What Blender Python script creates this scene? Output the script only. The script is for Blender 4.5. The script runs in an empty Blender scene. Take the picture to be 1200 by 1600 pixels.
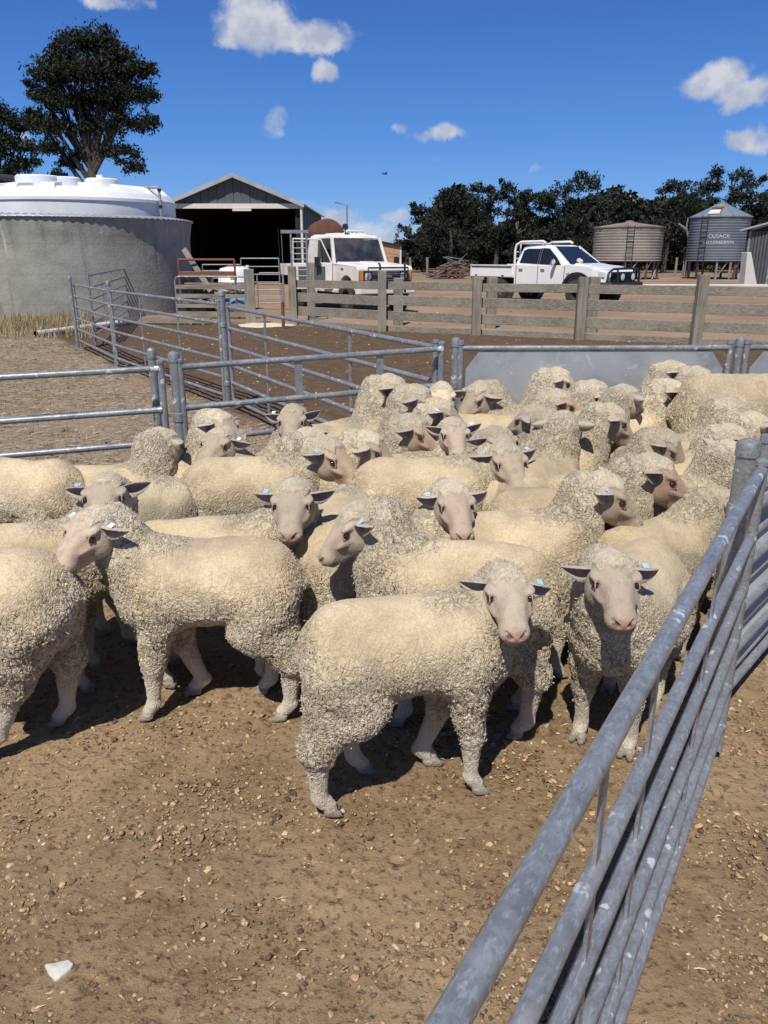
import bpy, bmesh, math, random
import numpy as np
from mathutils import Vector, Matrix, Euler

# ------------------------------------------------------------------ camera, sky, sun, exposure
scene = bpy.context.scene
R = math.radians
CAM_H, PITCH, FPX = 1.6, R(18.5), 1202.0
cam_d = bpy.data.cameras.new("camera")
cam_d.sensor_fit = 'VERTICAL'; cam_d.sensor_height = 24.0; cam_d.lens = 24.0*FPX/1600.0
cam_d.clip_start = 0.02; cam_d.clip_end = 6000
cam = bpy.data.objects.new("camera", cam_d)
cam.location = (0, 0, CAM_H); cam.rotation_euler = (R(90)-PITCH, 0, 0)
scene.collection.objects.link(cam); scene.camera = cam

SUN_EL, SUN_AZ = 57.0, 198.0          # azimuth clockwise from +Y: behind the camera, a little to its left
world = bpy.data.worlds.new("World"); scene.world = world; world.use_nodes = True
SKY_STRENGTH, SUN_STRENGTH = 0.10, 5.0

class NT:
    "tiny node-tree writer"
    def __init__(s, tree): s.t = tree; s.t.nodes.clear()
    def n(s, typ, ins=None, **kw):
        nd = s.t.nodes.new(typ)
        for k, v in kw.items(): setattr(nd, k, v)
        for k, v in (ins or {}).items():
            sock = nd.inputs[k]
            if isinstance(v, bpy.types.NodeSocket): s.t.links.new(v, sock)
            else: sock.default_value = v
        return nd
    def m(s, op, a, b=0.0, c=0.0, clamp=False):
        return s.n('ShaderNodeMath', {0: a, 1: b, 2: c}, operation=op, use_clamp=clamp).outputs[0]
    def vm(s, op, a, b=(0, 0, 0)):
        nd = s.n('ShaderNodeVectorMath', {0: a, 1: b}, operation=op)
        return nd.outputs['Value'] if op in ('LENGTH', 'DOT_PRODUCT', 'DISTANCE') else nd.outputs[0]
    def mix(s, f, a, b, mode='MIX'):
        nd = s.n('ShaderNodeMix', data_type='RGBA', blend_type=mode)
        for i, v in ((0, f), (6, a), (7, b)):
            if isinstance(v, bpy.types.NodeSocket): s.t.links.new(v, nd.inputs[i])
            else: nd.inputs[i].default_value = v if i == 0 else (tuple(v)+(1,))[:4]
        return nd.outputs[2]
    def mr(s, v, a, b, c=0.0, d=1.0, smooth=True):
        return s.n('ShaderNodeMapRange', {0: v, 1: a, 2: b, 3: c, 4: d},
                   interpolation_type='SMOOTHSTEP' if smooth else 'LINEAR').outputs[0]
    def noise(s, vec, scale, detail=2.0, rough=0.5, dist=0.0, out=0):
        return s.n('ShaderNodeTexNoise', {'Vector': vec, 'Scale': scale, 'Detail': detail, 'Roughness': rough, 'Distortion': dist}).outputs[out]
    def vor(s, vec, scale, feature='F1', out=0, rand=1.0):
        return s.n('ShaderNodeTexVoronoi', {'Vector': vec, 'Scale': scale, 'Randomness': rand}, feature=feature).outputs[out]

def build_world():
    w = NT(world.node_tree)
    sky = w.n('ShaderNodeTexSky', sky_type='NISHITA', sun_disc=False)
    sky.sun_elevation = R(SUN_EL); sky.sun_rotation = R(SUN_AZ)
    sky.altitude = 1500; sky.air_density = 1.0; sky.dust_density = 0.15; sky.ozone_density = 3.0
    d = w.n('ShaderNodeTexCoord').outputs['Generated']
    zen = w.n('ShaderNodeSeparateXYZ', {0: d}).outputs[2]
    ramp = w.n('ShaderNodeValToRGB', {'Fac': zen}); e = ramp.color_ramp.elements
    e[0].position = 0.0; e[0].color = (.20, .425, .78, 1); e[1].position = 1.0; e[1].color = (.022, .085, .33, 1)
    for p_, c_ in ((.05, (.125, .34, .76)), (.12, (.064, .245, .70)), (.25, (.029, .138, .51)), (.5, (.024, .10, .37))):
        q = e.new(p_); q.color = c_+(1,)
    clear = w.mix(1.0, ramp.outputs[0], (10, 10, 10), 'MULTIPLY')
    col = w.mix(.82, sky.outputs[0], clear)                   # deep clear blue of a dry, dust-free day
    # scattered fair-weather cumulus: each a direction (azimuth, elevation), half sizes and density
    clouds = [(-8.2, 13.8, 2.5, 1.6, 1), (-6.4, 13.2, 1.7, 0.9, 1), (-4.6, 13.1, 2.5, 1.0, 1), (-9.5, 13.1, 1.20, 1.00, 0.8), (-4.0, 11.4, 0.91, 0.66, 0.9), (-7.1, 8.3, 0.84, 0.93, 0.6), (-7.7, 7.8, 0.76, 0.25, 0.3), (4.3, 7.7, 1.45, 0.60, 0.85), (2.6, 7.6, 1.28, 0.39, 0.6), (1.1, 8.0, 0.51, 0.43, 0.5), (3.4, 6.1, 1.04, 0.30, 0.3), (5.6, 6.0, 0.43, 0.26, 0.2), (10.4, 5.6, 0.77, 0.39, 0.35), (21.0, 10.1, 1.94, 1.01, 1), (22.7, 9.3, 1.74, 0.85, 1), (23.3, 6.9, 1.26, 0.79, 1), (-17.3, 14.4, 1.52, 0.46, 0.8), (-15.2, 14.5, 0.96, 0.35, 0.5), (-22.9, 7.2, 0.55, 0.87, 0.7), (-3.6, 2.4, 2.22, 0.80, 0.8), (-1.8, 1.4, 4.03, 0.90, 0.75), (0.9, 2.6, 1.24, 0.44, 0.6), (-5.3, 3.3, 0.88, 0.35, 0.5), (16.8, 2.9, 0.85, 0.93, 0.7), (16.1, 4.2, 0.93, 0.21, 0.25), (0.4, 1.6, 2.69, 0.90, 0.6)]
    rng = random.Random(5)
    for k in range(34):
        az = rng.choice([-1, 1])*rng.uniform(38, 180)
        clouds.append((az, rng.uniform(6, 34), rng.uniform(2, 4.5), rng.uniform(.8, 1.8), rng.uniform(.6, 1)))
    n1 = w.noise(d, 20.0, 7.0, .62, .3, out=1)
    dd = w.vm('ADD', d, w.vm('MULTIPLY', w.vm('SUBTRACT', n1, (.5, .5, .5)), (.052, .052, .036)))
    total = None
    for az, el, sx, sy, dens in clouds:
        c = (math.sin(R(az))*math.cos(R(el)), math.cos(R(az))*math.cos(R(el)), math.sin(R(el)))
        df = w.vm('SUBTRACT', dd, c)
        s_ = (1/R(sx), 1/R(sx), 1/R(sy))
        l = w.vm('LENGTH', w.vm('MULTIPLY', df, s_))
        v = w.m('MULTIPLY', w.mr(l, 1.5, .35), dens)
        total = v if total is None else w.m('MAXIMUM', total, v)
    fine = w.noise(d, 55.0, 5.0, .6)
    mask = w.mr(w.m('ADD', w.m('MULTIPLY', w.m('SUBTRACT', fine, .5), .9), total), .18, .95)
    mask = w.m('MULTIPLY', mask, w.mr(total, 0.0, .12))
    # cloud bodies: lit tops, greyer bases, from the fine relief of the cloud itself
    shade = w.mr(w.noise(w.vm('ADD', d, (0, 0, .012)), 34.0, 4.0, .55), .35, .68)
    ccol = w.mix(shade, (4.2, 4.6, 5.6), (6.6, 6.7, 7.0))
    out = w.mix(w.m('MULTIPLY', mask, .9), col, ccol)
    bg = w.n('ShaderNodeBackground', {'Color': out, 'Strength': SKY_STRENGTH})
    w.n('ShaderNodeOutputWorld', {'Surface': bg.outputs[0]})
build_world()

sun_d = bpy.data.lights.new("sun", 'SUN'); sun_d.energy = SUN_STRENGTH; sun_d.angle = R(0.53); sun_d.color = (1.0, .95, .87)
sun = bpy.data.objects.new("sun", sun_d); scene.collection.objects.link(sun)
sv = Vector((math.sin(R(SUN_AZ))*math.cos(R(SUN_EL)), math.cos(R(SUN_AZ))*math.cos(R(SUN_EL)), math.sin(R(SUN_EL))))
sun.rotation_euler = sv.to_track_quat('Z', 'Y').to_euler(); sun.location = sv*40
vs = scene.view_settings
vs.view_transform = 'Standard'; vs.look = 'None'; vs.exposure = 0.08; vs.gamma = 1.0; vs.use_curve_mapping = False
scene.cycles.max_bounces = 5; scene.cycles.diffuse_bounces = 3

# ------------------------------------------------------------------ geometry helpers
COL = scene.collection
def G(x, y):
    "height of the ground: the yard rises a little away from the gate"
    t = min(max((y-2.0)/4.0, 0), 1); return .12*t*t*(3-2*t)
def gnp(y):
    t = np.clip((y-2.0)/4.0, 0, 1); return .12*t*t*(3-2*t)
def ray(px, py):
    u, v = px-600.0, -(py-800.0)
    return (u, FPX*math.cos(PITCH)+v*math.sin(PITCH), v*math.cos(PITCH)-FPX*math.sin(PITCH))
def at_h(px, py, h):
    "point on the sight line that lies h above the ground"
    r = ray(px, py); z = h
    for _ in range(12):
        t = (z-CAM_H)/r[2]; z = h+G(0, r[1]*t)
    return Vector((r[0]*t, r[1]*t, z))
def at_y(px, py, y):
    r = ray(px, py); t = y/r[1]; return Vector((r[0]*t, y, CAM_H+r[2]*t))

class MB:
    "collects shapes, build() links them as one mesh object"
    def __init__(s): s.v = []; s.f = []
    def add(s, vs_, fs): o = len(s.v); s.v += [tuple(a) for a in vs_]; s.f += [tuple(i+o for i in f) for f in fs]; return s
    def box(s, c, size, M=None):
        x, y, z = (k/2 for k in size); c = Vector(c)
        vv = [Vector((a*x, b*y, d*z)) for d in (-1, 1) for b in (-1, 1) for a in (-1, 1)]
        if M is not None: vv = [M @ q for q in vv]
        return s.add([c+q for q in vv], [(0, 2, 3, 1), (4, 5, 7, 6), (0, 1, 5, 4), (2, 6, 7, 3), (0, 4, 6, 2), (1, 3, 7, 5)])
    def hexa(s, p):  # eight points, bottom ring then top ring
        return s.add(p, [(3, 2, 1, 0), (4, 5, 6, 7), (0, 1, 5, 4), (1, 2, 6, 5), (2, 3, 7, 6), (3, 0, 4, 7)])
    def beam(s, a, b, w, h, up=(0, 0, 1)):
        a, b = Vector(a), Vector(b); d = (b-a).normalized(); up = Vector(up)
        if abs(d.dot(up)) > .98: up = Vector((0, 1, 0))
        t = d.cross(up).normalized(); u = t.cross(d).normalized()
        p = []
        for e in (a, b):
            for i, j in ((-1, -1), (1, -1), (1, 1), (-1, 1)): p.append(e+t*(i*w/2)+u*(j*h/2))
        return s.add(p, [(0, 1, 2, 3), (7, 6, 5, 4), (0, 4, 5, 1), (1, 5, 6, 2), (2, 6, 7, 3), (3, 7, 4, 0)])
    def tube(s, pts, r, n=10, cap=True):
        pts = [Vector(p) for p in pts]; rs = r if isinstance(r, (list, tuple)) else [r]*len(pts)
        rings = []; prev = None
        for i, p in enumerate(pts):
            d = (pts[min(i+1, len(pts)-1)]-pts[max(i-1, 0)]).normalized()
            if prev is None:
                up = Vector((0, 0, 1)) if abs(d.z) < .95 else Vector((1, 0, 0)); t = d.cross(up).normalized()
            else: t = (prev-d*prev.dot(d)).normalized()
            u = d.cross(t); prev = t
            rings.append([p+(t*math.cos(2*math.pi*k/n)+u*math.sin(2*math.pi*k/n))*rs[i] for k in range(n)])
        vv = [q for rg in rings for q in rg]; ff = []
        for i in range(len(pts)-1):
            for k in range(n):
                k2 = (k+1) % n; ff.append((i*n+k, i*n+k2, (i+1)*n+k2, (i+1)*n+k))
        if cap: ff.append(tuple(reversed(range(n)))); ff.append(tuple((len(pts)-1)*n+k for k in range(n)))
        return s.add(vv, ff)
    def lathe(s, prof, c=(0, 0, 0), n=24, M=None, a0=0.0, a1=2*math.pi):
        c = Vector(c); full = abs(a1-a0-2*math.pi) < 1e-6; m_ = n if full else n+1
        vv = []
        for r_, z in prof:
            for k in range(m_):
                a = a0+(a1-a0)*k/n; q = Vector((r_*math.cos(a), r_*math.sin(a), z))
                vv.append(c+(M @ q if M is not None else q))
        ff = []
        for i in range(len(prof)-1):
            for k in range(n):
                k2 = (k+1) % m_; ff.append((i*m_+k, i*m_+k2, (i+1)*m_+k2, (i+1)*m_+k))
        return s.add(vv, ff)
    def prism(s, prof, y0, y1, fy=None):
        "profile in x,z extruded along y; fy(x,z,side) may override the y of each point"
        n = len(prof); vv = []
        for sd, y in ((0, y0), (1, y1)):
            for x, z in prof: vv.append((x, fy(x, z, sd) if fy else y, z))
        ff = [tuple(range(n)), tuple(reversed(range(n, 2*n)))]
        for k in range(n): k2 = (k+1) % n; ff.append((k2, k, n+k, n+k2))
        return s.add(vv, ff)
    def mesh(s, name):
        me = bpy.data.meshes.new(name); me.from_pydata([tuple(a) for a in s.v], [], s.f); me.update(); return me
    def build(s, name, mat, parent=None, smooth=False, bevel=0, **tags):
        me = s.mesh(name)
        bm = bmesh.new(); bm.from_mesh(me); bmesh.ops.recalc_face_normals(bm, faces=bm.faces); bm.to_mesh(me); bm.free()
        if smooth:
            me.shade_smooth()
            me.set_sharp_from_angle(angle=R(40))
        o = link(name, me, mat, parent, **tags)
        if bevel:
            b = o.modifiers.new("bevel", 'BEVEL'); b.width = bevel; b.segments = 2; b.limit_method = 'ANGLE'; b.angle_limit = R(35)
        return o

def link(name, me, mat=None, parent=None, **tags):
    o = bpy.data.objects.new(name, me)
    if mat is not None and me is not None and not len(me.materials): me.materials.append(mat)
    COL.objects.link(o)
    if parent is not None: o.parent = parent
    for k, v in tags.items():
        if v is not None: o[k] = v
    return o
def thing(name, label, category, loc=(0, 0, 0), rz=0.0, group=None, scale=1.0):
    o = link(name, None, label=label, category=category, group=group)
    o.location = loc; o.rotation_euler = (0, 0, rz); o.scale = (scale,)*3; o.empty_display_size = .1
    return o
def copy_tree(o, parent=None):
    c = o.copy(); COL.objects.link(c); c.parent = parent
    for ch in list(o.children): copy_tree(ch, c)
    return c

# ------------------------------------------------------------------ materials
def mat(name):
    m_ = bpy.data.materials.new(name); m_.use_nodes = True; return m_, NT(m_.node_tree)
def finish(w, bsdf, disp=None, m_=None, true=False):
    ins = {'Surface': bsdf}
    if disp is not None: ins['Displacement'] = disp
    w.n('ShaderNodeOutputMaterial', ins)
    if m_ is not None and true: m_.displacement_method = 'BOTH'
def simple(name, col, rough=.6, metal=0.0, var=.12, nscale=6.0, bump=0.0, bscale=60.0, spec=.5, dirt=None, dirt_amt=.35, coat=0.0):
    m_, w = mat(name)
    v = w.n('ShaderNodeTexCoord').outputs['Object']
    n1 = w.noise(v, nscale, 5.0, .6)
    c = w.mix(w.mr(n1, .25, .75), tuple(k*(1-var) for k in col), tuple(min(1, k*(1+var)) for k in col))
    if dirt: c = w.mix(w.m('MULTIPLY', w.mr(w.noise(v, nscale*.6, 6.0, .65), .45, .72), dirt_amt), c, dirt)
    b = w.n('ShaderNodeBsdfPrincipled', {'Base Color': c, 'Roughness': w.mr(n1, .2, .8, max(0, rough-.08), min(1, rough+.08)), 'Metallic': metal, 'Specular IOR Level': spec, 'Coat Weight': coat})
    if bump: w.t.links.new(w.n('ShaderNodeBump', {'Strength': .6, 'Distance': bump, 'Height': w.noise(v, bscale, 4.0, .6)}).outputs[0], b.inputs['Normal'])
    finish(w, b.outputs[0]); return m_

def m_fleece():
    m_, w = mat('fleece')
    tc = w.n('ShaderNodeTexCoord').outputs['Object']
    oi = w.n('ShaderNodeObjectInfo')
    v = w.vm('ADD', tc, w.n('ShaderNodeCombineXYZ', {0: w.m('MULTIPLY', oi.outputs['Random'], 7.0), 1: w.m('MULTIPLY', oi.outputs['Random'], 3.0)}).outputs[0])
    A = lambda n_: w.n('ShaderNodeAttribute', attribute_name=n_)
    curl = A('curl').outputs['Fac']; face = A('face').outputs['Fac']; back = A('back').outputs['Fac']; leg = A('leg').outputs['Fac']
    skin = A('skin').outputs['Color']
    warp = w.vm('SUBTRACT', w.noise(v, 16.0, 3.0, .55, out=1), (.5, .5, .5))
    vd = w.vm('ADD', v, w.vm('MULTIPLY', warp, (.045, .045, .045)))
    vs_ = w.vm('MULTIPLY', vd, (1, 1, .66))
    loc = w.vor(vs_, 105.0)                                     # lock ends, about 11 mm
    lock = w.mr(loc, .0, .75, 1.0, 0.0)
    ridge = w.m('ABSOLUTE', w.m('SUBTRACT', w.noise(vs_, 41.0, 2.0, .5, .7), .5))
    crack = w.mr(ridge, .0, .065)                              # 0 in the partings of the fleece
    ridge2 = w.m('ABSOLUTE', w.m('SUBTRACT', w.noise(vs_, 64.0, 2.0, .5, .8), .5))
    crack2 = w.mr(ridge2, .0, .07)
    fine = w.noise(v, 260.0, 3.0, .6)
    lump = w.noise(v, 9.0, 2.0, .5)
    h = w.m('ADD', w.m('MULTIPLY', lock, .0030), w.m('MULTIPLY', crack, .0054))
    h = w.m('ADD', h, w.m('MULTIPLY', crack2, .0034))
    h = w.m('MULTIPLY', h, curl)
    h = w.m('ADD', h, w.m('MULTIPLY', w.m('MULTIPLY', fine, w.m('SUBTRACT', 1.0, face)), .0016))
    h = w.m('ADD', h, w.m('MULTIPLY', w.m('MULTIPLY', lump, w.m('SUBTRACT', 1.0, face)), .009))
    h = w.m('ADD', h, w.m('MULTIPLY', w.m('MULTIPLY', w.m('ADD', w.noise(v, 300.0, 3.0, .6), w.m('MULTIPLY', w.noise(w.vm('MULTIPLY', v, (1, 1, 1)), 70.0, 3.0, .6, 1.2), 1.6)), face), .0016))
    # colours: dusty yellow on the shorn back, creamy grey where the locks are longer
    yel = w.mix(w.mr(w.noise(v, 5.0, 4.0, .6), .3, .7), (.620, .500, .315), (.440, .345, .212))
    cream = w.mix(w.mr(w.noise(v, 7.0, 3.0, .6), .3, .7), (.600, .520, .380), (.51, .430, .300))
    tt = w.m('ADD', back, w.m('MULTIPLY', w.m('SUBTRACT', w.noise(v, 6.0, 3.0), .5), .7), clamp=True)
    wool = w.mix(tt, cream, yel)
    grey = w.m('MULTIPLY', w.mr(w.noise(v, 3.2, 4.0, .6), .48, .70), w.m('ADD', .25, w.m('MULTIPLY', back, .50)))
    fleck = w.mr(w.noise(w.vm('MULTIPLY', vd, (1, 1, 1)), 75.0, 3.0, .7), .60, .72, 0, .5)
    wool = w.mix(w.m('MULTIPLY', fleck, back), wool, (.30, .225, .135))
    wool = w.mix(grey, wool, (.29, .235, .16))                  # dust lying on the back
    grain = w.mr(w.noise(v, 150.0, 3.0, .65), .25, .75, .84, 1.10)
    wool = w.mix(1.0, wool, w.n('ShaderNodeCombineColor', {0: grain, 1: grain, 2: grain}).outputs[0], 'MULTIPLY')
    grime_shade = w.m('MULTIPLY', w.m('SUBTRACT', 1.0, w.m('MULTIPLY', crack, w.mr(lock, .0, .35, .55, 1.0))), w.m('MULTIPLY', curl, .66), clamp=True)
    wool = w.mix(grime_shade, wool, (.16, .125, .082))               # crevice shade painted into the wool colour, with dirt in the partings
    wool = w.mix(w.m('MULTIPLY', leg, w.mr(w.noise(v, 14.0, 4.0), .35, .7, .45, .85)), wool, (.53, .47, .37))
    fc = w.mix(w.mr(w.noise(v, 240.0, 3.0), .3, .7, .0, .35), skin, (.48, .405, .30))
    fc = w.mix(w.mr(w.noise(v, 30.0, 4.0, .65), .48, .68, 0, .45), fc, (.25, .19, .145))
    fc = w.mix(w.mr(w.noise(v, 55.0, 4.0, .7, 1.0), .58, .66, 0, .4), fc, (.54, .46, .37))
    col = w.mix(face, wool, fc)
    rnd = w.mr(oi.outputs['Random'], 0, 1, .86, 1.1, False)
    col = w.mix(1.0, col, w.n('ShaderNodeCombineColor', {0: rnd, 1: rnd, 2: rnd}).outputs[0], 'MULTIPLY')
    b = w.n('ShaderNodeBsdfPrincipled', {'Base Color': col, 'Roughness': w.mr(face, 0, 1, .95, .68), 'Specular IOR Level': .18, 'Sheen Weight': .12, 'Sheen Roughness': .6})
    disp = w.n('ShaderNodeDisplacement', {'Height': h, 'Midlevel': .004, 'Scale': 1.0})
    finish(w, b.outputs[0], disp.outputs[0], m_, True); return m_

def m_fibre():
    m_, w = mat('fleece_fibre')
    v = w.n('ShaderNodeTexCoord').outputs['Object']; back = w.n('ShaderNodeAttribute', attribute_name='back').outputs['Fac']
    c = w.mix(back, (.58, .52, .41), (.60, .48, .30)); c = w.mix(w.mr(w.noise(v, 40.0, 3.0), .4, .7, 0, .5), c, (.40, .33, .23))
    d = w.n('ShaderNodeBsdfDiffuse', {'Color': c}); t_ = w.n('ShaderNodeBsdfTranslucent', {'Color': c})
    finish(w, w.n('ShaderNodeMixShader', {0: .35, 1: d.outputs[0], 2: t_.outputs[0]}).outputs[0]); return m_
def m_ground():
    m_, w = mat('ground_earth')
    p = w.n('ShaderNodeNewGeometry').outputs['Position']
    sp = w.n('ShaderNodeSeparateXYZ', {0: p}); X, Y_ = sp.outputs[0], sp.outputs[1]
    n1 = w.noise(p, 1.1, 5.0, .6); n2 = w.noise(p, 6.0, 5.0, .65); n3 = w.noise(p, 45.0, 4.0, .65); n4 = w.noise(p, 220.0, 3.0, .6)
    wob = w.m('MULTIPLY', w.m('SUBTRACT', n1, .5), .9)
    # yard dirt against the paddock strip on the left
    l1 = w.m('ADD', w.m('ADD', w.m('MULTIPLY', w.m('SUBTRACT', X, .35), .838), w.m('MULTIPLY', w.m('SUBTRACT', Y_, 4.7), .547)), w.m('MULTIPLY', wob, .5))
    l2 = w.m('SUBTRACT', w.m('ADD', 4.72, w.m('MULTIPLY', w.m('SUBTRACT', X, .35), .60)), Y_)
    pen = w.m('MAXIMUM', w.mr(l1, -.25, .15), w.mr(w.m('ADD', l2, w.m('MULTIPLY', wob, .4)), -.15, .2))
    dirt = w.mix(w.mr(n2, .3, .7), (.178, .120, .066), (.255, .178, .102))
    dirt = w.mix(w.mr(n1, .42, .66), dirt, (.305, .215, .125))
    dirt = w.mix(w.m('MULTIPLY', w.mr(n3, .50, .68), .85), dirt, (.085, .058, .036))
    dirt = w.mix(w.m('MULTIPLY', w.mr(n4, .55, .75), .5), dirt, (.33, .24, .15))
    # darker manure-rich dirt in the middle yard
    mid = w.mr(w.m('ADD', Y_, wob), 4.6, 5.4)
    dark = w.mix(w.mr(n2, .3, .7), (.090, .058, .036), (.135, .088, .055))
    dark = w.mix(w.m('MULTIPLY', w.mr(w.noise(p, 18.0, 4.0, .7), .58, .72), .6), dark, (.25, .17, .10))
    dirt = w.mix(mid, dirt, dark)
    # dry strip
    dry = w.mix(w.mr(n2, .3, .7), (.24, .175, .115), (.31, .245, .175))
    dry = w.mix(w.m('MULTIPLY', w.mr(w.noise(p, 1.7, 4.0, .6), .56, .68), .7), dry, (.28, .175, .11))
    dry = w.mix(w.m('MULTIPLY', w.mr(n3, .5, .72), .6), dry, (.13, .09, .06))
    c = w.mix(pen, dry, dirt)
    # orange earth of the farm yard beyond the timber fence
    fl = w.m('ADD', w.m('ADD', Y_, w.m('MULTIPLY', X, .46)), w.m('MULTIPLY', wob, 1.2))
    yard = w.mix(w.mr(w.noise(p, .35, 5.0, .6), .35, .65), (.245, .160, .100), (.315, .225, .150))
    yard = w.mix(w.m('MULTIPLY', w.mr(w.noise(p, .12, 3.0, .5), .5, .7), .5), yard, (.21, .14, .095))
    c = w.mix(w.mr(fl, 15.9, 17.2), c, yard)
    field = w.mix(w.mr(w.noise(p, .05, 4.0, .6), .4, .6), (.16, .125, .08), (.24, .18, .115))
    c = w.mix(w.mr(w.m('ADD', Y_, w.m('MULTIPLY', wob, 8.0)), 52, 60), c, field)
    hoof = w.m('MULTIPLY', w.mr(w.vor(w.vm('ADD', p, w.vm('MULTIPLY', w.noise(p, 5.0, 2.0, .5, out=1), (.12, .12, 0))), 11.0), .16, .42), w.mr(w.noise(p, 2.3, 3.0), .38, .60))
    h = w.m('ADD', w.m('ADD', w.m('MULTIPLY', w.noise(p, 3.0, 4.0, .55), .035), w.m('MULTIPLY', hoof, .011)), w.m('MULTIPLY', w.noise(p, 22.0, 5.0, .65), .016))
    peb = w.mr(w.vor(p, 55.0), .0, .42, 1.0, 0.0)
    pcol = w.n('ShaderNodeTexVoronoi', {'Vector': p, 'Scale': 55.0}, feature='F1').outputs['Color']
    psel = w.m('MULTIPLY', w.mr(peb, .25, .5), w.mr(w.n('ShaderNodeSeparateColor', {0: pcol}).outputs[0], .62, .68))
    psel = w.m('MULTIPLY', psel, w.mr(w.noise(p, 9.0, 3.0), .40, .60))
    c = w.mix(w.m('MULTIPLY', psel, w.mr(Y_, 5.5, 8.0, .85, .0)), c, w.mix(w.n('ShaderNodeSeparateColor', {0: pcol}).outputs[1], (.30, .19, .10), (.46, .33, .19)))
    h = w.m('ADD', h, w.m('MULTIPLY', w.m('MULTIPLY', peb, w.mr(n3, .42, .6)), .006))
    h = w.m('ADD', h, w.m('MULTIPLY', n4, .003))
    b = w.n('ShaderNodeBsdfPrincipled', {'Base Color': c, 'Roughness': .97, 'Specular IOR Level': .12})
    d = w.n('ShaderNodeDisplacement', {'Height': h, 'Midlevel': .032, 'Scale': 1.0})
    finish(w, b.outputs[0], d.outputs[0], m_, True); return m_

def m_galv(name='galvanised_steel', tint=(.30, .31, .31), rough=.36):
    m_, w = mat(name)
    v = w.n('ShaderNodeTexCoord').outputs['Object']
    sp = w.mr(w.vor(v, 55.0, out=0), .1, .8)
    n1 = w.noise(v, 7.0, 5.0, .62); n2 = w.noise(v, 19.0, 3.0, .55)
    c = w.mix(w.mr(n1, .3, .7), tuple(k*.74 for k in tint), tuple(k*1.12 for k in tint))
    c = w.mix(w.mr(w.noise(v, 46.0, 4.0, .65, .8), .42, .62, 0, .55), c, tuple(k*.55 for k in tint))
    c = w.mix(w.mr(w.noise(w.vm('MULTIPLY', v, (.35, 1, 1)), 170.0, 4.0, .7), .50, .66, 0, .5), c, (.50, .52, .53))
    c = w.mix(w.mr(w.noise(v, 95.0, 4.0, .7), .56, .66, 0, .5), c, tuple(k*.45 for k in tint))
    c = w.mix(w.m('MULTIPLY', sp, .14), c, (.50, .52, .54))
    c = w.mix(w.mr(n2, .635, .675), c, (.70, .72, .72))             # zinc runs and dabs, doubling as highlights painted into the colour
    c = w.mix(w.m('MULTIPLY', w.mr(w.noise(v, 3.4, 6.0, .7), .56, .7), .45), c, (.30, .25, .20))
    b = w.n('ShaderNodeBsdfPrincipled', {'Base Color': c, 'Roughness': w.mr(n1, .2, .8, rough-.1, rough+.14), 'Metallic': .42, 'Specular IOR Level': .45})
    w.t.links.new(w.n('ShaderNodeBump', {'Strength': .35, 'Distance': .0015, 'Height': w.noise(v, 60.0, 4.0, .6)}).outputs[0], b.inputs['Normal'])
    finish(w, b.outputs[0]); return m_

def m_wood(name, c1, c2, ax=0):
    m_, w = mat(name)
    v = w.n('ShaderNodeTexCoord').outputs['Object']
    oi = w.n('ShaderNodeObjectInfo').outputs['Random']
    v = w.vm('ADD', v, w.n('ShaderNodeCombineXYZ', {0: w.m('MULTIPLY', oi, 9.0), 2: w.m('MULTIPLY', oi, 5.0)}).outputs[0])
    sc = (1.2, 22, 22) if ax == 0 else (22, 22, 1.2)
    g_ = w.noise(w.vm('MULTIPLY', v, sc), 1.6, 6.0, .65, .4)
    c = w.mix(w.mr(g_, .3, .7), c1, c2)
    c = w.mix(w.mr(w.noise(v, 2.0, 4.0, .6), .35, .7, 0, .5), c, tuple(k*1.25 for k in c2))
    b = w.n('ShaderNodeBsdfPrincipled', {'Base Color': c, 'Roughness': .9, 'Specular IOR Level': .15})
    w.t.links.new(w.n('ShaderNodeBump', {'Strength': .8, 'Distance': .01, 'Height': g_}).outputs[0], b.inputs['Normal'])
    finish(w, b.outputs[0]); return m_

def m_leaf(name, a, b_):
    m_, w = mat(name)
    v = w.n('ShaderNodeTexCoord').outputs['Object']
    c = w.mix(w.mr(w.noise(v, .9, 4.0, .6), .3, .7), a, b_)
    c = w.mix(w.mr(w.noise(v, 9.0, 2.0), .45, .75, 0, .6), c, tuple(k*1.7 for k in b_))
    d = w.n('ShaderNodeBsdfPrincipled', {'Base Color': c, 'Roughness': .62, 'Specular IOR Level': .22})
    finish(w, d.outputs[0]); return m_

def m_concrete():
    m_, w = mat('weathered_concrete')
    v = w.n('ShaderNodeTexCoord').outputs['Object']
    sp = w.n('ShaderNodeSeparateXYZ', {0: v})
    st = w.noise(w.vm('MULTIPLY', v, (2.2, 2.2, .28)), 1.6, 6.0, .65)
    n1 = w.noise(v, 2.2, 6.0, .65)
    c = w.mix(w.mr(n1, .3, .7), (.25, .242, .208), (.335, .325, .28))
    c = w.mix(w.mr(st, .52, .70, 0, .55), c, (.13, .128, .118))
    c = w.mix(w.mr(w.noise(w.vm('MULTIPLY', v, (5, 5, .35)), 1.3, 3.0, .5), .665, .70, 0, .65), c, (.48, .46, .42))
    z = sp.outputs[2]
    band = w.m('ABSOLUTE', w.m('SUBTRACT', w.m('FRACT', w.m('MULTIPLY', z, 1.45)), .5))
    c = w.mix(w.mr(band, .0, .02, .35, 0.0), c, (.12, .12, .11))  # pour joints
    b = w.n('ShaderNodeBsdfPrincipled', {'Base Color': c, 'Roughness': .92, 'Specular IOR Level': .15})
    w.t.links.new(w.n('ShaderNodeBump', {'Strength': .5, 'Distance': .02, 'Height': w.noise(v, 14.0, 5.0, .6)}).outputs[0], b.inputs['Normal'])
    finish(w, b.outputs[0]); return m_

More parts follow.
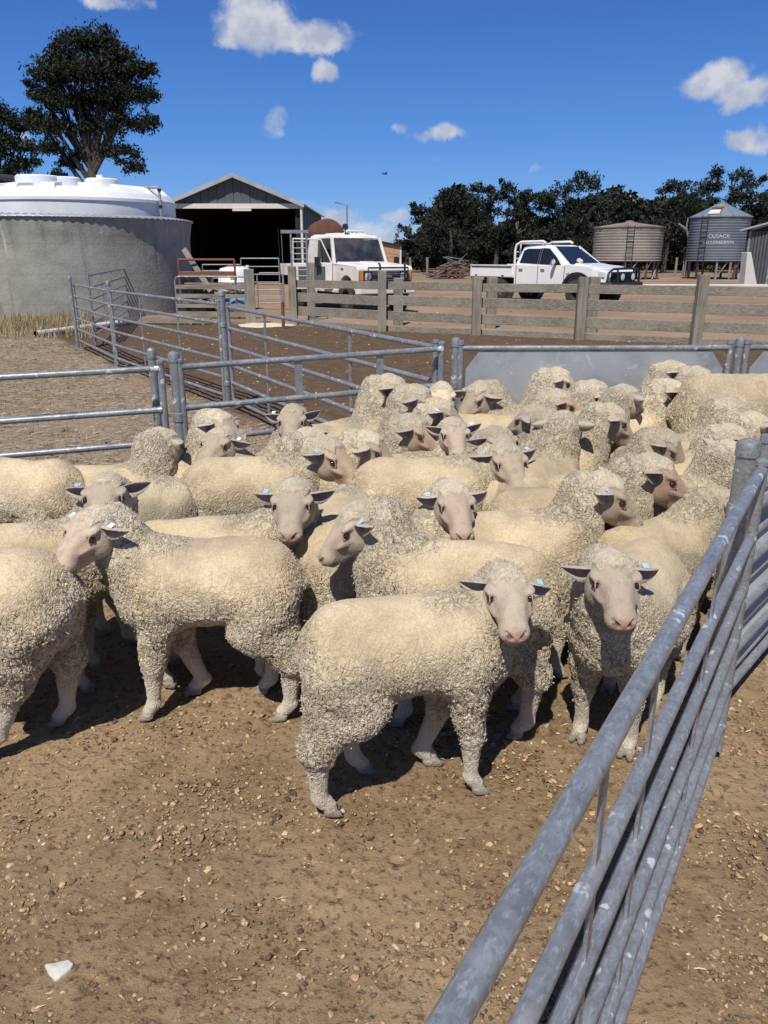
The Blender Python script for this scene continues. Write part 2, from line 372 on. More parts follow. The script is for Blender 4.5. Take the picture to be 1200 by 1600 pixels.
def m_sheet():
    m_, w = mat('dull_zinc_sheet')
    v = w.n('ShaderNodeTexCoord').outputs['Object']
    n1 = w.noise(v, 3.0, 6.0, .65, .5); sp = w.vor(v, 40.0)
    c = w.mix(w.mr(n1, .3, .7), (.29, .305, .315), (.40, .415, .42))
    c = w.mix(w.m('MULTIPLY', w.mr(sp, .1, .7), .2), c, (.40, .42, .44))
    c = w.mix(w.mr(w.noise(v, 6.0, 5.0, .7, 1.5), .60, .68, 0, .7), c, (.55, .57, .58))
    c = w.mix(w.mr(w.noise(v, 2.0, 5.0, .7, .5), .5, .62, 0, .45), c, (.16, .17, .18))
    b = w.n('ShaderNodeBsdfPrincipled', {'Base Color': c, 'Roughness': .55, 'Metallic': .35, 'Specular IOR Level': .4})
    w.t.links.new(w.n('ShaderNodeBump', {'Strength': .3, 'Distance': .004, 'Height': w.noise(v, 4.0, 2.0, .5)}).outputs[0], b.inputs['Normal'])
    finish(w, b.outputs[0]); return m_

M = {}
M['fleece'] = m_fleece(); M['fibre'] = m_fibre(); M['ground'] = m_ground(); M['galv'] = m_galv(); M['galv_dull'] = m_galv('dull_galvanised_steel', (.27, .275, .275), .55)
M['sheet'] = m_sheet(); M['concrete'] = m_concrete()
M['wood'] = m_wood('weathered_timber', (.135, .118, .092), (.275, .245, .198), 0)
M['wood_post'] = m_wood('weathered_post_timber', (.135, .118, .092), (.275, .245, .198), 2)
M['bark'] = m_wood('tree_bark', (.045, .038, .032), (.10, .085, .07), 2)
M['bark_pale'] = m_wood('pale_bark', (.13, .12, .105), (.24, .22, .19), 2)
M['leaf'] = m_leaf('gum_leaves', (.010, .0135, .008), (.023, .028, .015))
M['leaf_grey'] = m_leaf('grey_gum_leaves', (.020, .025, .018), (.042, .048, .033))
M['white'] = simple('white_car_paint', (.76, .75, .72), .35, var=.03, spec=.5, coat=.4, dirt=(.45, .36, .27), dirt_amt=.10)
M['old_white'] = simple('old_white_paint', (.68, .655, .60), .5, var=.06, dirt=(.42, .33, .23), dirt_amt=.35, nscale=3)
M['poly'] = simple('white_poly_plastic', (.70, .71, .73), .5, var=.05, nscale=2, dirt=(.5, .46, .4), dirt_amt=.3)
M['black'] = simple('black_plastic', (.018, .018, .020), .45, var=.1)
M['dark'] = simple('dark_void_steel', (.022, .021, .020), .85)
M['rubber'] = simple('dusty_tyre_rubber', (.035, .031, .027), .9, dirt=(.12, .085, .06), dirt_amt=.5)
M['glass'] = simple('dark_car_glass', (.012, .016, .022), .07, var=.02, spec=.6)
M['chrome'] = simple('chrome', (.62, .63, .65), .15, .95, var=.04)
M['lamp'] = simple('clear_lamp_lens', (.72, .74, .76), .12, .3, var=.05)
M['orange'] = simple('orange_lens', (.75, .20, .02), .3)
M['rust'] = simple('rusty_steel', (.115, .048, .028), .85, var=.3, nscale=5, bump=.004)
M['rust_red'] = simple('rust_red_steel', (.17, .065, .045), .75, var=.2)
M['shed'] = simple('grey_shed_cladding', (.095, .102, .108), .55, .2, var=.08, nscale=1.2)
M['shed_dark'] = simple('shade_black_shed_lining', (.016, .016, .017), .9)  # near-black: the shade inside the shed is painted into this colour
M['shed_roof'] = simple('zinc_roofing', (.42, .43, .44), .5, .45, var=.1, nscale=1.5)
M['cream'] = simple('cream_painted_beam', (.60, .57, .50), .6, var=.05)
M['silo_blue'] = simple('blue_grey_silo_steel', (.165, .19, .225), .6, .25, var=.14, nscale=.9)
M['silo_rust'] = simple('weathered_silo_steel', (.30, .285, .25), .65, .25, var=.22, nscale=.8, dirt=(.33, .24, .13), dirt_amt=.6)
M['silo_roof'] = simple('rusting_silo_roof', (.22, .165, .14), .75, .1, var=.3, nscale=1.5, dirt=(.45, .42, .38), dirt_amt=.7)
M['pale_conc'] = simple('pale_concrete', (.56, .54, .49), .85, var=.08, nscale=2)
M['ply'] = simple('tan_boarding', (.40, .235, .14), .8, var=.12, nscale=1.6)
M['blue'] = simple('blue_plastic_drum', (.10, .30, .52), .45)
M['yellow'] = simple('yellow_label', (.75, .52, .03), .5)
M['sand'] = simple('pale_sand', (.55, .47, .36), .95, var=.12, nscale=9, bump=.01)
M['pvc'] = simple('white_pvc_pipe', (.62, .60, .55), .5, dirt=(.35, .28, .2), dirt_amt=.4)
M['straw'] = simple('dry_straw', (.45, .36, .22), .8, var=.25, nscale=14)
M['rock_pale'] = simple('pale_limestone', (.52, .49, .43), .85, var=.15, nscale=30, bump=.003)
M['tag_blue'] = simple('pale_blue_ear_tag', (.30, .56, .80), .4)
M['tag_white'] = simple('white_ear_tag', (.72, .78, .84), .4)
M['eye'] = simple('wet_dark_eye', (.022, .014, .008), .08, var=.2, spec=.8)
M['hat'] = simple('straw_hat', (.55, .50, .40), .85)
M['letter'] = simple('faded_white_lettering', (.45, .48, .51), .7, var=.3, nscale=20)
M['felt'] = simple('deadwood', (.15, .135, .12), .9, var=.25)
# ------------------------------------------------------------------ sheep
f32 = np.float32
def smin(a, b, k):
    h = np.clip(.5+.5*(b-a)/k, 0, 1); return b+(a-b)*h-k*h*(1-h)
def d_cone(P_, a, b, ra, rb):
    a = np.array(a, f32); b = np.array(b, f32); ba = b-a; pa = P_-a
    h = np.clip((pa@ba)/max(float(ba@ba), 1e-9), 0, 1)
    return np.sqrt(((pa-h[:, None]*ba)**2).sum(1))-(ra+(rb-ra)*h)
def d_ell(P_, c, r, M3=None):
    q = P_-np.array(c, f32)
    if M3 is not None: q = q@np.array(M3, f32)
    r = np.array(r, f32); k0 = np.sqrt(((q/r)**2).sum(1))+1e-6; k1 = np.sqrt(((q/(r*r))**2).sum(1))+1e-6
    return k0*(k0-1)/k1
def surface_nets(f, lo, hi, h):
    lo = np.array(lo, float); n = np.ceil((np.array(hi)-lo)/(4*h)).astype(int)*4+1
    nc = (n-1)//4; Hc = 4*h
    ci = np.stack(np.meshgrid(*[np.arange(k) for k in nc], indexing='ij'), -1).reshape(-1, 3)
    dc = f(((ci+.5)*Hc+lo).astype(f32)).reshape(nc)
    keep = np.abs(dc) < Hc*1.15
    D = np.full(n, 1.0, f32)
    up = np.repeat(np.repeat(np.repeat(dc, 4, 0), 4, 1), 4, 2)
    D[:-1, :-1, :-1] = np.where(up < 0, -1, 1)
    msk = np.zeros(n, bool)
    ku = np.repeat(np.repeat(np.repeat(keep, 4, 0), 4, 1), 4, 2)
    for a in (0, 1):
        for b in (0, 1):
            for c in (0, 1):
                msk[a:n[0]-1+a, b:n[1]-1+b, c:n[2]-1+c] |= ku
    idx = np.argwhere(msk); D[msk] = f((idx*h+lo).astype(f32))
    s = D < 0
    cnt = sum(s[a:n[0]-1+a, b:n[1]-1+b, c:n[2]-1+c].astype(np.int8) for a in (0, 1) for b in (0, 1) for c in (0, 1))
    act = (cnt > 0) & (cnt < 8); cells = np.argwhere(act)
    vid = np.full(act.shape, -1, np.int64); vid[act] = np.arange(len(cells))
    acc = np.zeros((len(cells), 3)); w_ = np.zeros(len(cells))
    offs = [(a, b, c) for a in (0, 1) for b in (0, 1) for c in (0, 1)]
    for o in offs:
        for ax in range(3):
            if o[ax]: continue
            o2 = list(o); o2[ax] = 1
            d0 = D[cells[:, 0]+o[0], cells[:, 1]+o[1], cells[:, 2]+o[2]]; d1 = D[cells[:, 0]+o2[0], cells[:, 1]+o2[1], cells[:, 2]+o2[2]]
            cr = (d0 < 0) != (d1 < 0); t = np.where(cr, d0/np.where(cr, d0-d1, 1), 0)
            p = np.array(o, float)[None, :].repeat(len(cells), 0); p[:, ax] += t
            acc[cr] += p[cr]; w_ += cr
    V = (cells+acc/w_[:, None])*h+lo
    Q = []
    for ax in range(3):
        b_, c_ = (ax+1) % 3, (ax+2) % 3
        sl0 = [slice(None)]*3; sl1 = [slice(None)]*3; sl0[ax] = slice(0, -1); sl1[ax] = slice(1, None)
        e = s[tuple(sl0)] != s[tuple(sl1)]
        for sl_ax in (b_, c_):
            z = [slice(None)]*3; z[sl_ax] = 0; e[tuple(z)] = False; z[sl_ax] = -1; e[tuple(z)] = False
        ei = np.argwhere(e); neg0 = s[ei[:, 0], ei[:, 1], ei[:, 2]]
        def cid(db, dc_):
            q = ei.copy(); q[:, b_] += db; q[:, c_] += dc_; return vid[q[:, 0], q[:, 1], q[:, 2]]
        q = np.stack([cid(-1, -1), cid(0, -1), cid(0, 0), cid(-1, 0)], 1)
        q[~neg0] = q[~neg0][:, ::-1]; Q.append(q)
    return V.astype(f32), np.concatenate(Q)
def sstep(x, a, b): t = np.clip((x-a)/(b-a), 0, 1); return t*t*(3-2*t)

# --- the head, in its own space: x to the nose, y to the left, z up, origin between the ears
def head_sdf(P_):
    Ps = P_.copy(); Ps[:, 1] = np.abs(Ps[:, 1])/(1.0+.16*sstep(Ps[:, 0], -.02, .05))
    d = d_ell(Ps, (.008, 0, -.002), (.078, .066, .066))
    d = smin(d, d_cone(Ps, (.045, 0, -.004), (.165, 0, -.044), .060, .039), .03)
    d = smin(d, d_cone(Ps, (.04, .012, .034), (.150, .008, -.018), .030, .022), .02)
    d = smin(d, d_ell(Ps, (.186, 0, -.052), (.038, .041, .033)), .02)
    d = smin(d, d_cone(Ps, (.06, .012, -.062), (.176, .0, -.082), .036, .020), .02)
    d = smin(d, d_ell(Ps, (.040, .040, -.048), (.058, .030, .042)), .03)
    d = smin(d, d_ell(Ps, (.066, .054, .026), (.028, .016, .013)), .012)
    d = smin(d, d_ell(Ps, (.094, .048, -.022), (.045, .010, .009)), .016)     # cheek bone
    d = smin(d, d_cone(Ps, (-.008, 0, .024), (.030, 0, .030), .036, .025), .03)     # woolly poll
    d = -smin(-d, d_ell(Ps, (.088, .067, .006), (.022, .013, .013)), .010)      # eye socket
    lid = np.sqrt((np.sqrt(((Ps[:, 0]-.085)/1.25)**2+(Ps[:, 2]-.006)**2)-.0125)**2+(Ps[:, 1]-.0580)**2)-.0038
    d = smin(d, lid.astype(f32), .006)
    d = -smin(-d, d_cone(Ps, (.219, .014, -.048), (.204, .027, -.036), .0050, .0048), .005)   # nostril
    d = -smin(-d, d_cone(Ps, (.226, 0, -.048), (.220, 0, -.074), .0020, .0028), .004)          # philtrum
    d = -smin(-d, d_cone(Ps, (.226, 0, -.079), (.158, .040, -.078), .0024, .0030), .005)       # mouth
    return d
def make_head(h):
    V, Q = surface_nets(head_sdf, (-.10, -.10, -.12), (.24, .10, .12), h)
    x, y, z = V[:, 0], np.abs(V[:, 1]), V[:, 2]
    edge = .012*np.sin(y*160)+.008*np.sin(z*190+x*90)
    face = sstep(x+edge*.5-np.clip(z, 0, .1)*.2, -.012, .008)
    face = face*(1-sstep(z+edge*.4-(.036+.25*(x-.03)), .0, .010)*sstep(.072-x+edge*.5, 0, .012))
    g_ = lambda c, r: np.clip(1-np.sqrt(((V-np.array(c))**2*np.array([1, 1, 1])).sum(1))/r, 0, 1)
    wf = 1.0+.16*sstep(x, -.02, .05); Va = V.copy(); Va[:, 1] = y/wf; V0 = V; V = V.copy(); V[:, 1] = V0[:, 1]/wf
    ga = lambda c, r: np.clip(1-np.sqrt(((Va-np.array(c))**2).sum(1))/r, 0, 1)[:, None]
    base = np.array([[.37, .29, .205]])*np.ones((len(V), 1))
    L = lambda c, t: base*(1-t)+np.array([c])*t
    base = L((.44, .355, .25), np.clip(sstep(z-(.040-.36*x), 0, .02)[:, None]*.7, 0, 1))        # paler bridge
    base = L((.225, .160, .105), np.clip(ga((.125, .050, -.03), .055)*1.5, 0, .6))                # cheeks
    base = L((.44, .27, .22), np.clip(ga((.105, .054, .004), .030)*1.6, 0, .35))                 # pink before the eye
    base = L((.40, .33, .265), np.clip(ga((.18, .0, -.09), .05)*1.5, 0, .7))
    base = L((.36, .16, .125), np.clip(ga((.222, .008, -.054), .034)*2.6, 0, .85))             # nose
    base = L((.045, .025, .020), np.clip(ga((.214, .019, -.043), .0115)*3.0, 0, .95))
    mouth = np.abs(z+.080+.02*np.clip(.19-x, 0, 1)*-1) < .0042
    base = np.where((mouth & (x > .162) & (x < .228))[:, None], np.array([[.10, .055, .045]]), base)
    base = L((.085, .06, .05), np.clip(ga((.085, .060, .006), .017)*2.6, 0, .85))                # lids
    curl = (1-face)*(.32+.5*sstep(-z, -.01, .05))
    return V0, Q, face, base, curl
HEADS = {}
def get_head(h):
    if h not in HEADS: HEADS[h] = make_head(h)
    return HEADS[h]

def ear_mesh(side, axis, face_dir, L_=.092, W_=.062):
    "a leaf-shaped cupped ear with an inner and an outer skin; head space"
    a = np.array(axis, float); a /= np.linalg.norm(a)
    n_ = np.array(face_dir, float); n_ -= a*(n_@a); n_ /= np.linalg.norm(n_); t = np.cross(a, n_)
    base = np.array([.010, side*.060, .012])
    nu, nv = 9, 7; vs_, cols = [], []
    for inner in (1, 0):
        for i in range(nu+1):
            u = i/nu; wd = W_*(max(0, math.sin(math.pi*min(1, (.14+.86*u))**.95))**.75)*(1-.25*u) if u < 1 else .001
            wd = max(wd, .0015)
            for j in range(nv+1):
                v = j/nv*2-1
                cup = (v*v)*wd*.55
                p = base+a*(L_*u)+t*(v*wd*.5*.92)+n_*(cup-.012*u*u+ (0 if inner else -.0055*(1-v*v)*(1-.6*u)-.0012))
                vs_.append(p)
                if inner: k = min(1, abs(v)**3+u**4*.6); cols.append(np.array([.27, .18, .145])*(1-k)+np.array([.44, .35, .30])*k)
                else: cols.append(np.array([.44, .37, .29]))
    m_ = (nu+1)*(nv+1); Q = []
    for i in range(nu):
        for j in range(nv):
            q = [i*(nv+1)+j, (i+1)*(nv+1)+j, (i+1)*(nv+1)+j+1, i*(nv+1)+j+1]
            Q.append(q); Q.append([k+m_ for k in reversed(q)])
    for i in range(nu):
        for j in (0, nv):
            q = [i*(nv+1)+j, (i+1)*(nv+1)+j]; qq = [q[0], q[1], q[1]+m_, q[0]+m_]; Q.append(qq if j else qq[::-1])
    tip = base+a*(L_*.42)+t*(W_*.40)*np.sign(t[2]+1e-6)+n_*.006
    return np.array(vs_), np.array(Q), np.array(cols), tip, (a, n_, t)

eye_me = MB().lathe([(.0005, -.0125), (.007, -.0104), (.0113, -.0052), (.0125, 0), (.0113, .0052), (.007, .0104), (.0005, .0125)], n=12).mesh('eye'); eye_me.shade_smooth(); eye_me.materials.append(M['eye'])
def tag_mesh(m_):
    b = MB().box((0, 0, 0), (.017, .020, .0022)).box((0, 0, .002), (.006, .006, .003)).mesh('ear_tag'); b.materials.append(m_); return b
TAGS = {'b': tag_mesh(M['tag_blue']), 'w': tag_mesh(M['tag_white'])}
LOD = {0: (.0068, .0040), 1: (.0095, .0048), 2: (.0125, .0062)}

def rot_axes(yaw, pitch, roll=0.0):
    "columns x (nose), y (left), z (up) for a head whose nose points along yaw, pitched down by pitch"
    Rm = Matrix.Rotation(yaw, 3, 'Z') @ Matrix.Rotation(pitch, 3, 'Y') @ Matrix.Rotation(roll, 3, 'X')
    return np.array(Rm)

def make_sheep(seed, loc, heading, scale, head_local, fyaw, fpitch, lod, label, tags='', walk=0.0, tint=1.0, froll=0.0, ears=None, stance=None, group='sheep crowded together in the yard'):
    rng = random.Random(seed); hb, hh = LOD[lod]
    H = np.array(head_local, float); Rh = rot_axes(fyaw-heading, fpitch, froll); fx = Rh[:, 0]
    ph = [rng.uniform(0, 6.28) for _ in range(6)]; fat = rng.uniform(.96, 1.06)
    prims = []
    C_ = lambda a, b, ra, rb, k: prims.append(('c', a, b, ra, rb, k))
    E_ = lambda c, r, k: prims.append(('e', c, r, k))
    C_((-.135, 0, .500), (.115, 0, .497), .122*fat, .120*fat, .01)
    E_((-.01, 0, .478), (.235, .142*fat, .122*fat), .05)
    E_((-.16, 0, .505), (.115, .118, .112), .04)
    E_((.130, 0, .470), (.115, .115, .132), .05)
    E_((.195, 0, .435), (.062, .075, .092), .05)            # brisket
    C_((-.255, 0, .54), (-.292, 0, .48), .026, .020, .03)   # tail stump
    C_((-.20, 0, .575), (.10, 0, .585), .035, .040, .05)      # withers and spine
    Hs = H.copy(); H = H-np.array([.028, 0, 0])
    # neck: curve from the shoulders to the back of the head
    N0 = np.array([.145, 0, .50]); Hb = H-fx*.060-Rh[:, 2]*.045
    mid = (N0*.45+Hb*.55)+np.array([.045, 0, .0]); r0, r1 = .104, .060
    pts = [(1-t)**2*N0+2*t*(1-t)*mid+t*t*Hb for t in np.linspace(0, 1, 5)]
    for i in range(4):
        C_(tuple(pts[i]), tuple(pts[i+1]), r0+(r1-r0)*(i/4)**.8, r0+(r1-r0)*((i+1)/4)**.8, .05)
    C_((.19, 0, .42), tuple(mid*.6+Hb*.4-np.array([0, 0, .03])), .072, .052, .06)
    # ruff behind the cheeks and poll wool
    wp = lambda v: tuple(H+Rh@np.array(v))
    C_(wp((-.050, .014, -.030)), wp((-.018, .026, -.066)), .044, .030, .03)
    C_(wp((-.050, -.014, -.030)), wp((-.018, -.026, -.066)), .044, .030, .03)
    E_(wp((-.044, 0, -.011)), (.043, .048, .042), .04)
    H = Hs
    # legs
    feet = []
    lk = rng.uniform(.93, 1.05)
    st = stance or {}
    for nm, sx, sy in (('fl', 1, 1), ('fr', 1, -1), ('hl', -1, 1), ('hr', -1, -1)):
        dx = st.get(nm, (rng.uniform(-.025, .025)+walk*(.09 if nm in ('fl', 'hr') else -.09), 0, 0))
        dxx, dyy, lift = dx
        if sx > 0:
            sh = (.120, sy*.070, .42); kn = (.132+dxx*.5+lift*.5, sy*.082+dyy*.5, .205+lift*.5); fe = (.118+dxx, sy*.082+dyy, .062+lift); ho = (.140+dxx, sy*.082+dyy, .026+lift)
            C_(sh, kn, .074, .031, .04); C_(kn, fe, .028, .0180, .012); C_(fe, ho, .0215, .0200, .010)
        else:
            hp = (-.165, sy*.066, .455); sf = (-.125+dxx*.35, sy*.098, .345); hk = (-.228+dxx*.75, sy*.088+dyy*.6, .235+lift*.8); fe = (-.208+dxx, sy*.086+dyy, .064+lift); ho = (-.180+dxx, sy*.086+dyy, .026+lift)
            C_(hp, sf, .098, .066, .04); C_(sf, hk, .060, .034, .04); C_((-.215, sy*.062, .44), hk, .068, .038, .05)
            C_(hk, fe, .033, .0200, .016); C_(fe, ho, .0228, .0205, .010)
        feet.append(ho)
    def f(P_):
        Ps = P_.copy(); xx = Ps[:, 0]; Ps[:, 0] = np.where(np.abs(xx) < XS, xx*(1-.028/XS), xx-np.sign(xx)*.028)
        d = None
        for p in prims:
            v = d_cone(Ps, *p[1:5]) if p[0] == 'c' else d_ell(Ps, p[1], p[2])
            d = v if d is None else smin(d, v, p[-1])
        for ho in feet:                                       # cloven hooves
            for e in (-.013, .013):
                v = d_cone(Ps, (ho[0]-.004, ho[1]+e, ho[2]-.010), (ho[0]+.026, ho[1]+e*1.25, ho[2]-.017), 0.0150, .0110)
                d = smin(d, v, .006)
        w_ = .0045*np.sin(Ps[:, 0]*31+ph[0]+2*np.sin(Ps[:, 2]*19+ph[1]))*np.sin(Ps[:, 2]*27+ph[2])+.004*np.sin(Ps[:, 0]*14+Ps[:, 1]*22+ph[3])*np.sin(Ps[:, 2]*15+ph[4])
        amp = np.clip((Ps[:, 2]-.18)/.1, .1, 1)
        return d+w_*amp
    lo = (min(-.37, H[0]-.16), min(-.24, H[1]-.17), -.02); hi = (max(.36, H[0]+.16), max(.24, H[1]+.17), max(.68, H[2]+.14))
    V, Q = surface_nets(f, lo, hi, hb)
    V[:, 2] = np.maximum(V[:, 2], .001)
    x, y, z = V[:, 0], V[:, 1], V[:, 2]
    dh = np.sqrt(((V-H)**2).sum(1))
    # fleece length and back dust, in the sheep's own space
    torso = sstep(x, -.34, -.24)*(1-sstep(x, .14, .25))
    top = sstep(z, .44, .585)
    curl = .95-top*torso*.70
    curl = np.where(z < .25, .95-.72*sstep(.25-z, .0, .16), curl)
    curl = curl*(1-.45*(dh < .14))*.92
    curl = np.maximum(curl, .24)*np.clip(.55+.45*sstep(x, .05, .2)+.3*sstep(-x, .1, .25)+.3*(z < .42), 0, 1.15)
    back = sstep(z+.03*np.sin(x*18+ph[5])+.02*np.sin(x*41+ph[2]), .40, .56)*(1-.8*sstep(x, .15, .27))*(dh > .12)
    neckm = sstep(z, .575, .65)*sstep(x, -.02, .10); curl = np.maximum(curl, .85*neckm*(dh > .10)); back = back*(1-.75*neckm)
    leg = sstep(.25-z, 0, .1)
    hoof = z < .024
    face = np.where(z < .035, sstep(.040-z, 0, .012), 0.0)
    skin = np.where(hoof[:, None], np.array([[.19, .155, .12]]), np.array([[.36, .30, .235]]))*np.ones((len(V), 1))
    # the head
    hV, hQ, hf, hc, hcurl = get_head(hh)
    HS = (.91 if lod == 0 else .97)*rng.uniform(.96, 1.04); Rh = Rh*HS*np.array([[rng.uniform(.95, 1.05), rng.uniform(.92, 1.05), 1.0]]); HV = hV@Rh.T+H
    parts = [(V, Q, curl, back, leg, face, skin), (HV, hQ, hcurl, np.zeros(len(HV))+.12, np.zeros(len(HV)), hf, np.clip(hc*tint*rng.uniform(.84, 1.08)*np.array([rng.uniform(.98, 1.03), 1.0, rng.uniform(.97, 1.04)]), 0, 1))]
    tips = {}
    for sd in (1, -1):
        dr = rng.uniform(.02, .34); bk = rng.uniform(.0, .28)
        if ears and sd in ears: dr, bk = ears[sd]
        ax = (-bk, sd*1.0, -dr); fd = (.88, -.20*sd, -.05)
        ev, eq, ec, tip, fr = ear_mesh(sd, ax, fd)
        parts.append((ev@Rh.T+H, eq, np.zeros(len(ev)), np.zeros(len(ev)), np.zeros(len(ev)), np.ones(len(ev)), ec))
        tips[sd] = (Rh@tip+H, [Rh@q for q in fr])
    Vs, Qs, at = [], [], [[], [], [], [], []]; o = 0; Rh = Rh
    for p in parts:
        Vs.append(p[0]); Qs.append(p[1]+o); o += len(p[0])
        for k in range(5): at[k].append(p[2+k])
    Vs = np.concatenate(Vs); Qs = np.concatenate(Qs)
    me = bpy.data.meshes.new('sheep')
    me.vertices.add(len(Vs)); me.vertices.foreach_set('co', Vs.astype(f32).ravel())
    me.loops.add(len(Qs)*4); me.loops.foreach_set('vertex_index', Qs.astype(np.int32).ravel())
    me.polygons.add(len(Qs)); me.polygons.foreach_set('loop_start', np.arange(0, len(Qs)*4, 4, dtype=np.int32))
    me.update(calc_edges=True); me.shade_smooth()
    for nme, arr in zip(('curl', 'back', 'leg', 'face'), at[:4]):
        a_ = me.attributes.new(nme, 'FLOAT', 'POINT'); a_.data.foreach_set('value', np.concatenate(arr).astype(f32))
    ca = me.attributes.new('skin', 'FLOAT_COLOR', 'POINT'); cc = np.ones((len(Vs), 4), f32); cc[:, :3] = np.concatenate(at[4]); ca.data.foreach_set('color', cc.ravel())
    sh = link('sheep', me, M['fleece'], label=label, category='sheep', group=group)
    sh.location = loc; sh.rotation_euler = (0, 0, heading); sh.scale = (scale,)*3
    if lod < 2:                                               # loose fibres standing off the fleece
        rsn = np.random.RandomState(seed); N_ = np.empty(len(Vs)*3, f32); me.vertex_normals.foreach_get('vector', N_); N_ = N_.reshape(-1, 3)
        cu, bk, lg, fa = (np.concatenate(q) for q in at[:4])
        ok = np.flatnonzero((fa < .3) & (Vs[:, 2] > .05) & (cu > .42)); nf = 26000 if lod == 0 else 6500
        ii = rsn.choice(ok, nf); base = Vs[ii]+rsn.randn(nf, 3)*.004; nn = N_[ii]+rsn.randn(nf, 3)*.45+np.array([0, 0, -.25]); nn /= np.linalg.norm(nn, axis=1)[:, None]
        tt = np.cross(nn, rsn.randn(nf, 3)); tt /= np.linalg.norm(tt, axis=1)[:, None]
        ln = (.003+.0065*rsn.rand(nf)*np.clip(cu[ii], .25, 1))[:, None]*np.where(lg[ii] > .8, .55, 1)[:, None]; wd = (.0007+.0009*rsn.rand(nf))[:, None]*(1 if lod == 0 else 1.5)
        b0 = base-nn*.004
        FV = np.stack([b0-tt*wd, b0+tt*wd, base+nn*ln*.6+tt*wd*1.2+rsn.randn(nf, 3)*.0015, base+nn*ln+rsn.randn(nf, 3)*.002], 1).reshape(-1, 3)
        fo = np.arange(nf*4).reshape(-1, 4)
        fm = bpy.data.meshes.new('fleece_fibres'); fm.vertices.add(len(FV)); fm.vertices.foreach_set('co', FV.astype(f32).ravel())
        fm.loops.add(nf*4); fm.loops.foreach_set('vertex_index', fo.astype(np.int32).ravel()); fm.polygons.add(nf); fm.polygons.foreach_set('loop_start', np.arange(0, nf*4, 4, dtype=np.int32)); fm.update(calc_edges=True)
        for nme, arr in (('back', bk), ('leg', lg)):
            a_ = fm.attributes.new(nme, 'FLOAT', 'POINT'); a_.data.foreach_set('value', np.repeat(arr[ii], 4).astype(f32))
        link('fleece_fibres', fm, M['fibre'], parent=sh, kind='stuff')
    for sd in (1, -1):
        e = link('eye', eye_me, parent=sh); e.location = H+Rh@np.array([.0835, sd*.0632, .0055]); e.scale = (.86, .86, .86)
    for k, t_ in enumerate(tags):
        if t_ == '-': continue
        sd = 1 if k == 0 else -1
        tp, fr = tips[sd]; T = link('ear_tag', TAGS[t_], parent=sh)
        Mx = Matrix([tuple(q/HS) for q in fr]).transposed()
        T.location = tp; T.rotation_euler = Mx.to_euler()
    return sh

def sheep_by_head(seed, px, py, hz, fyaw, fpitch, heading, lod, label, s=1.0, off=(.30, 0.0), **kw):
    "stands a sheep so that the middle of its head lies hz above the ground on the sight line through px, py"
    p = at_h(px, py, hz); hd = R(heading); c, sn = math.cos(hd), math.sin(hd)
    bx = p.x-(off[0]*c-off[1]*sn)*s; by = p.y-(off[0]*sn+off[1]*c)*s
    g0 = G(bx, by); hl = (off[0], off[1], (p.z-g0)/s)
    SHEEP_AT.append((bx, by, heading, s, label, p.x, p.y))
    return make_sheep(seed, (bx, by, g0), hd, s, hl, R(fyaw), R(fpitch), lod, label, **kw)
SHEEP_AT = []; XS = .12
# ------------------------------------------------------------------ ground
def build_ground():
    def axis(fine, lo, hi, outer):
        a = list(np.arange(lo, hi+1e-6, fine)); st = fine; x = hi
        while x < outer: st *= 1.13; x += st; a.append(x)
        return a
    ys = axis(.016, .25, 5.2, 4200); xp = axis(.018, 0, 2.9, 4200); xs = sorted(set([-k for k in xp]+xp))
    st, y, back = .03, .25, []
    while y > -60: st *= 1.3; y -= st; back.append(y)
    ys = sorted(back)+ys
    nx, ny = len(xs), len(ys); X, Y_ = np.meshgrid(np.array(xs), np.array(ys))
    V = np.stack([X, Y_, gnp(Y_)], -1).reshape(-1, 3).astype(f32)
    i = np.arange(nx*ny).reshape(ny, nx); Q = np.stack([i[:-1, :-1], i[:-1, 1:], i[1:, 1:], i[1:, :-1]], -1).reshape(-1, 4)
    me = bpy.data.meshes.new('ground'); me.vertices.add(len(V)); me.vertices.foreach_set('co', V.ravel())
    me.loops.add(len(Q)*4); me.loops.foreach_set('vertex_index', Q.astype(np.int32).ravel())
    me.polygons.add(len(Q)); me.polygons.foreach_set('loop_start', np.arange(0, len(Q)*4, 4, dtype=np.int32)); me.update(calc_edges=True); me.shade_smooth()
    link('ground', me, M['ground'], kind='structure')
build_ground()

def np_mesh(name, V, F, m_, smooth=False, cols=None, **tags):
    k = F.shape[1]; me = bpy.data.meshes.new(name); me.vertices.add(len(V)); me.vertices.foreach_set('co', V.astype(f32).ravel())
    me.loops.add(F.size); me.loops.foreach_set('vertex_index', F.astype(np.int32).ravel())
    me.polygons.add(len(F)); me.polygons.foreach_set('loop_start', np.arange(0, F.size, k, dtype=np.int32)); me.update(calc_edges=True)
    if smooth: me.shade_smooth()
    if cols is not None:
        ca = me.attributes.new('tone', 'FLOAT_COLOR', 'POINT'); cc = np.ones((len(V), 4), f32); cc[:, :3] = cols; ca.data.foreach_set('color', cc.ravel())
    return link(name, me, m_, **tags)
def m_tone(name, rough=.9, spec=.2):
    m_, w = mat(name); c = w.n('ShaderNodeAttribute', attribute_name='tone').outputs['Color']
    v = w.n('ShaderNodeTexCoord').outputs['Object']; g_ = w.mr(w.noise(v, 180.0, 3.0, .6), .3, .7, .72, 1.2)
    c = w.mix(1.0, c, w.n('ShaderNodeCombineColor', {0: g_, 1: g_, 2: g_}).outputs[0], 'MULTIPLY')
    b = w.n('ShaderNodeBsdfPrincipled', {'Base Color': c, 'Roughness': rough, 'Specular IOR Level': spec}); finish(w, b.outputs[0]); return m_
M['tone'] = m_tone('loose_stone')
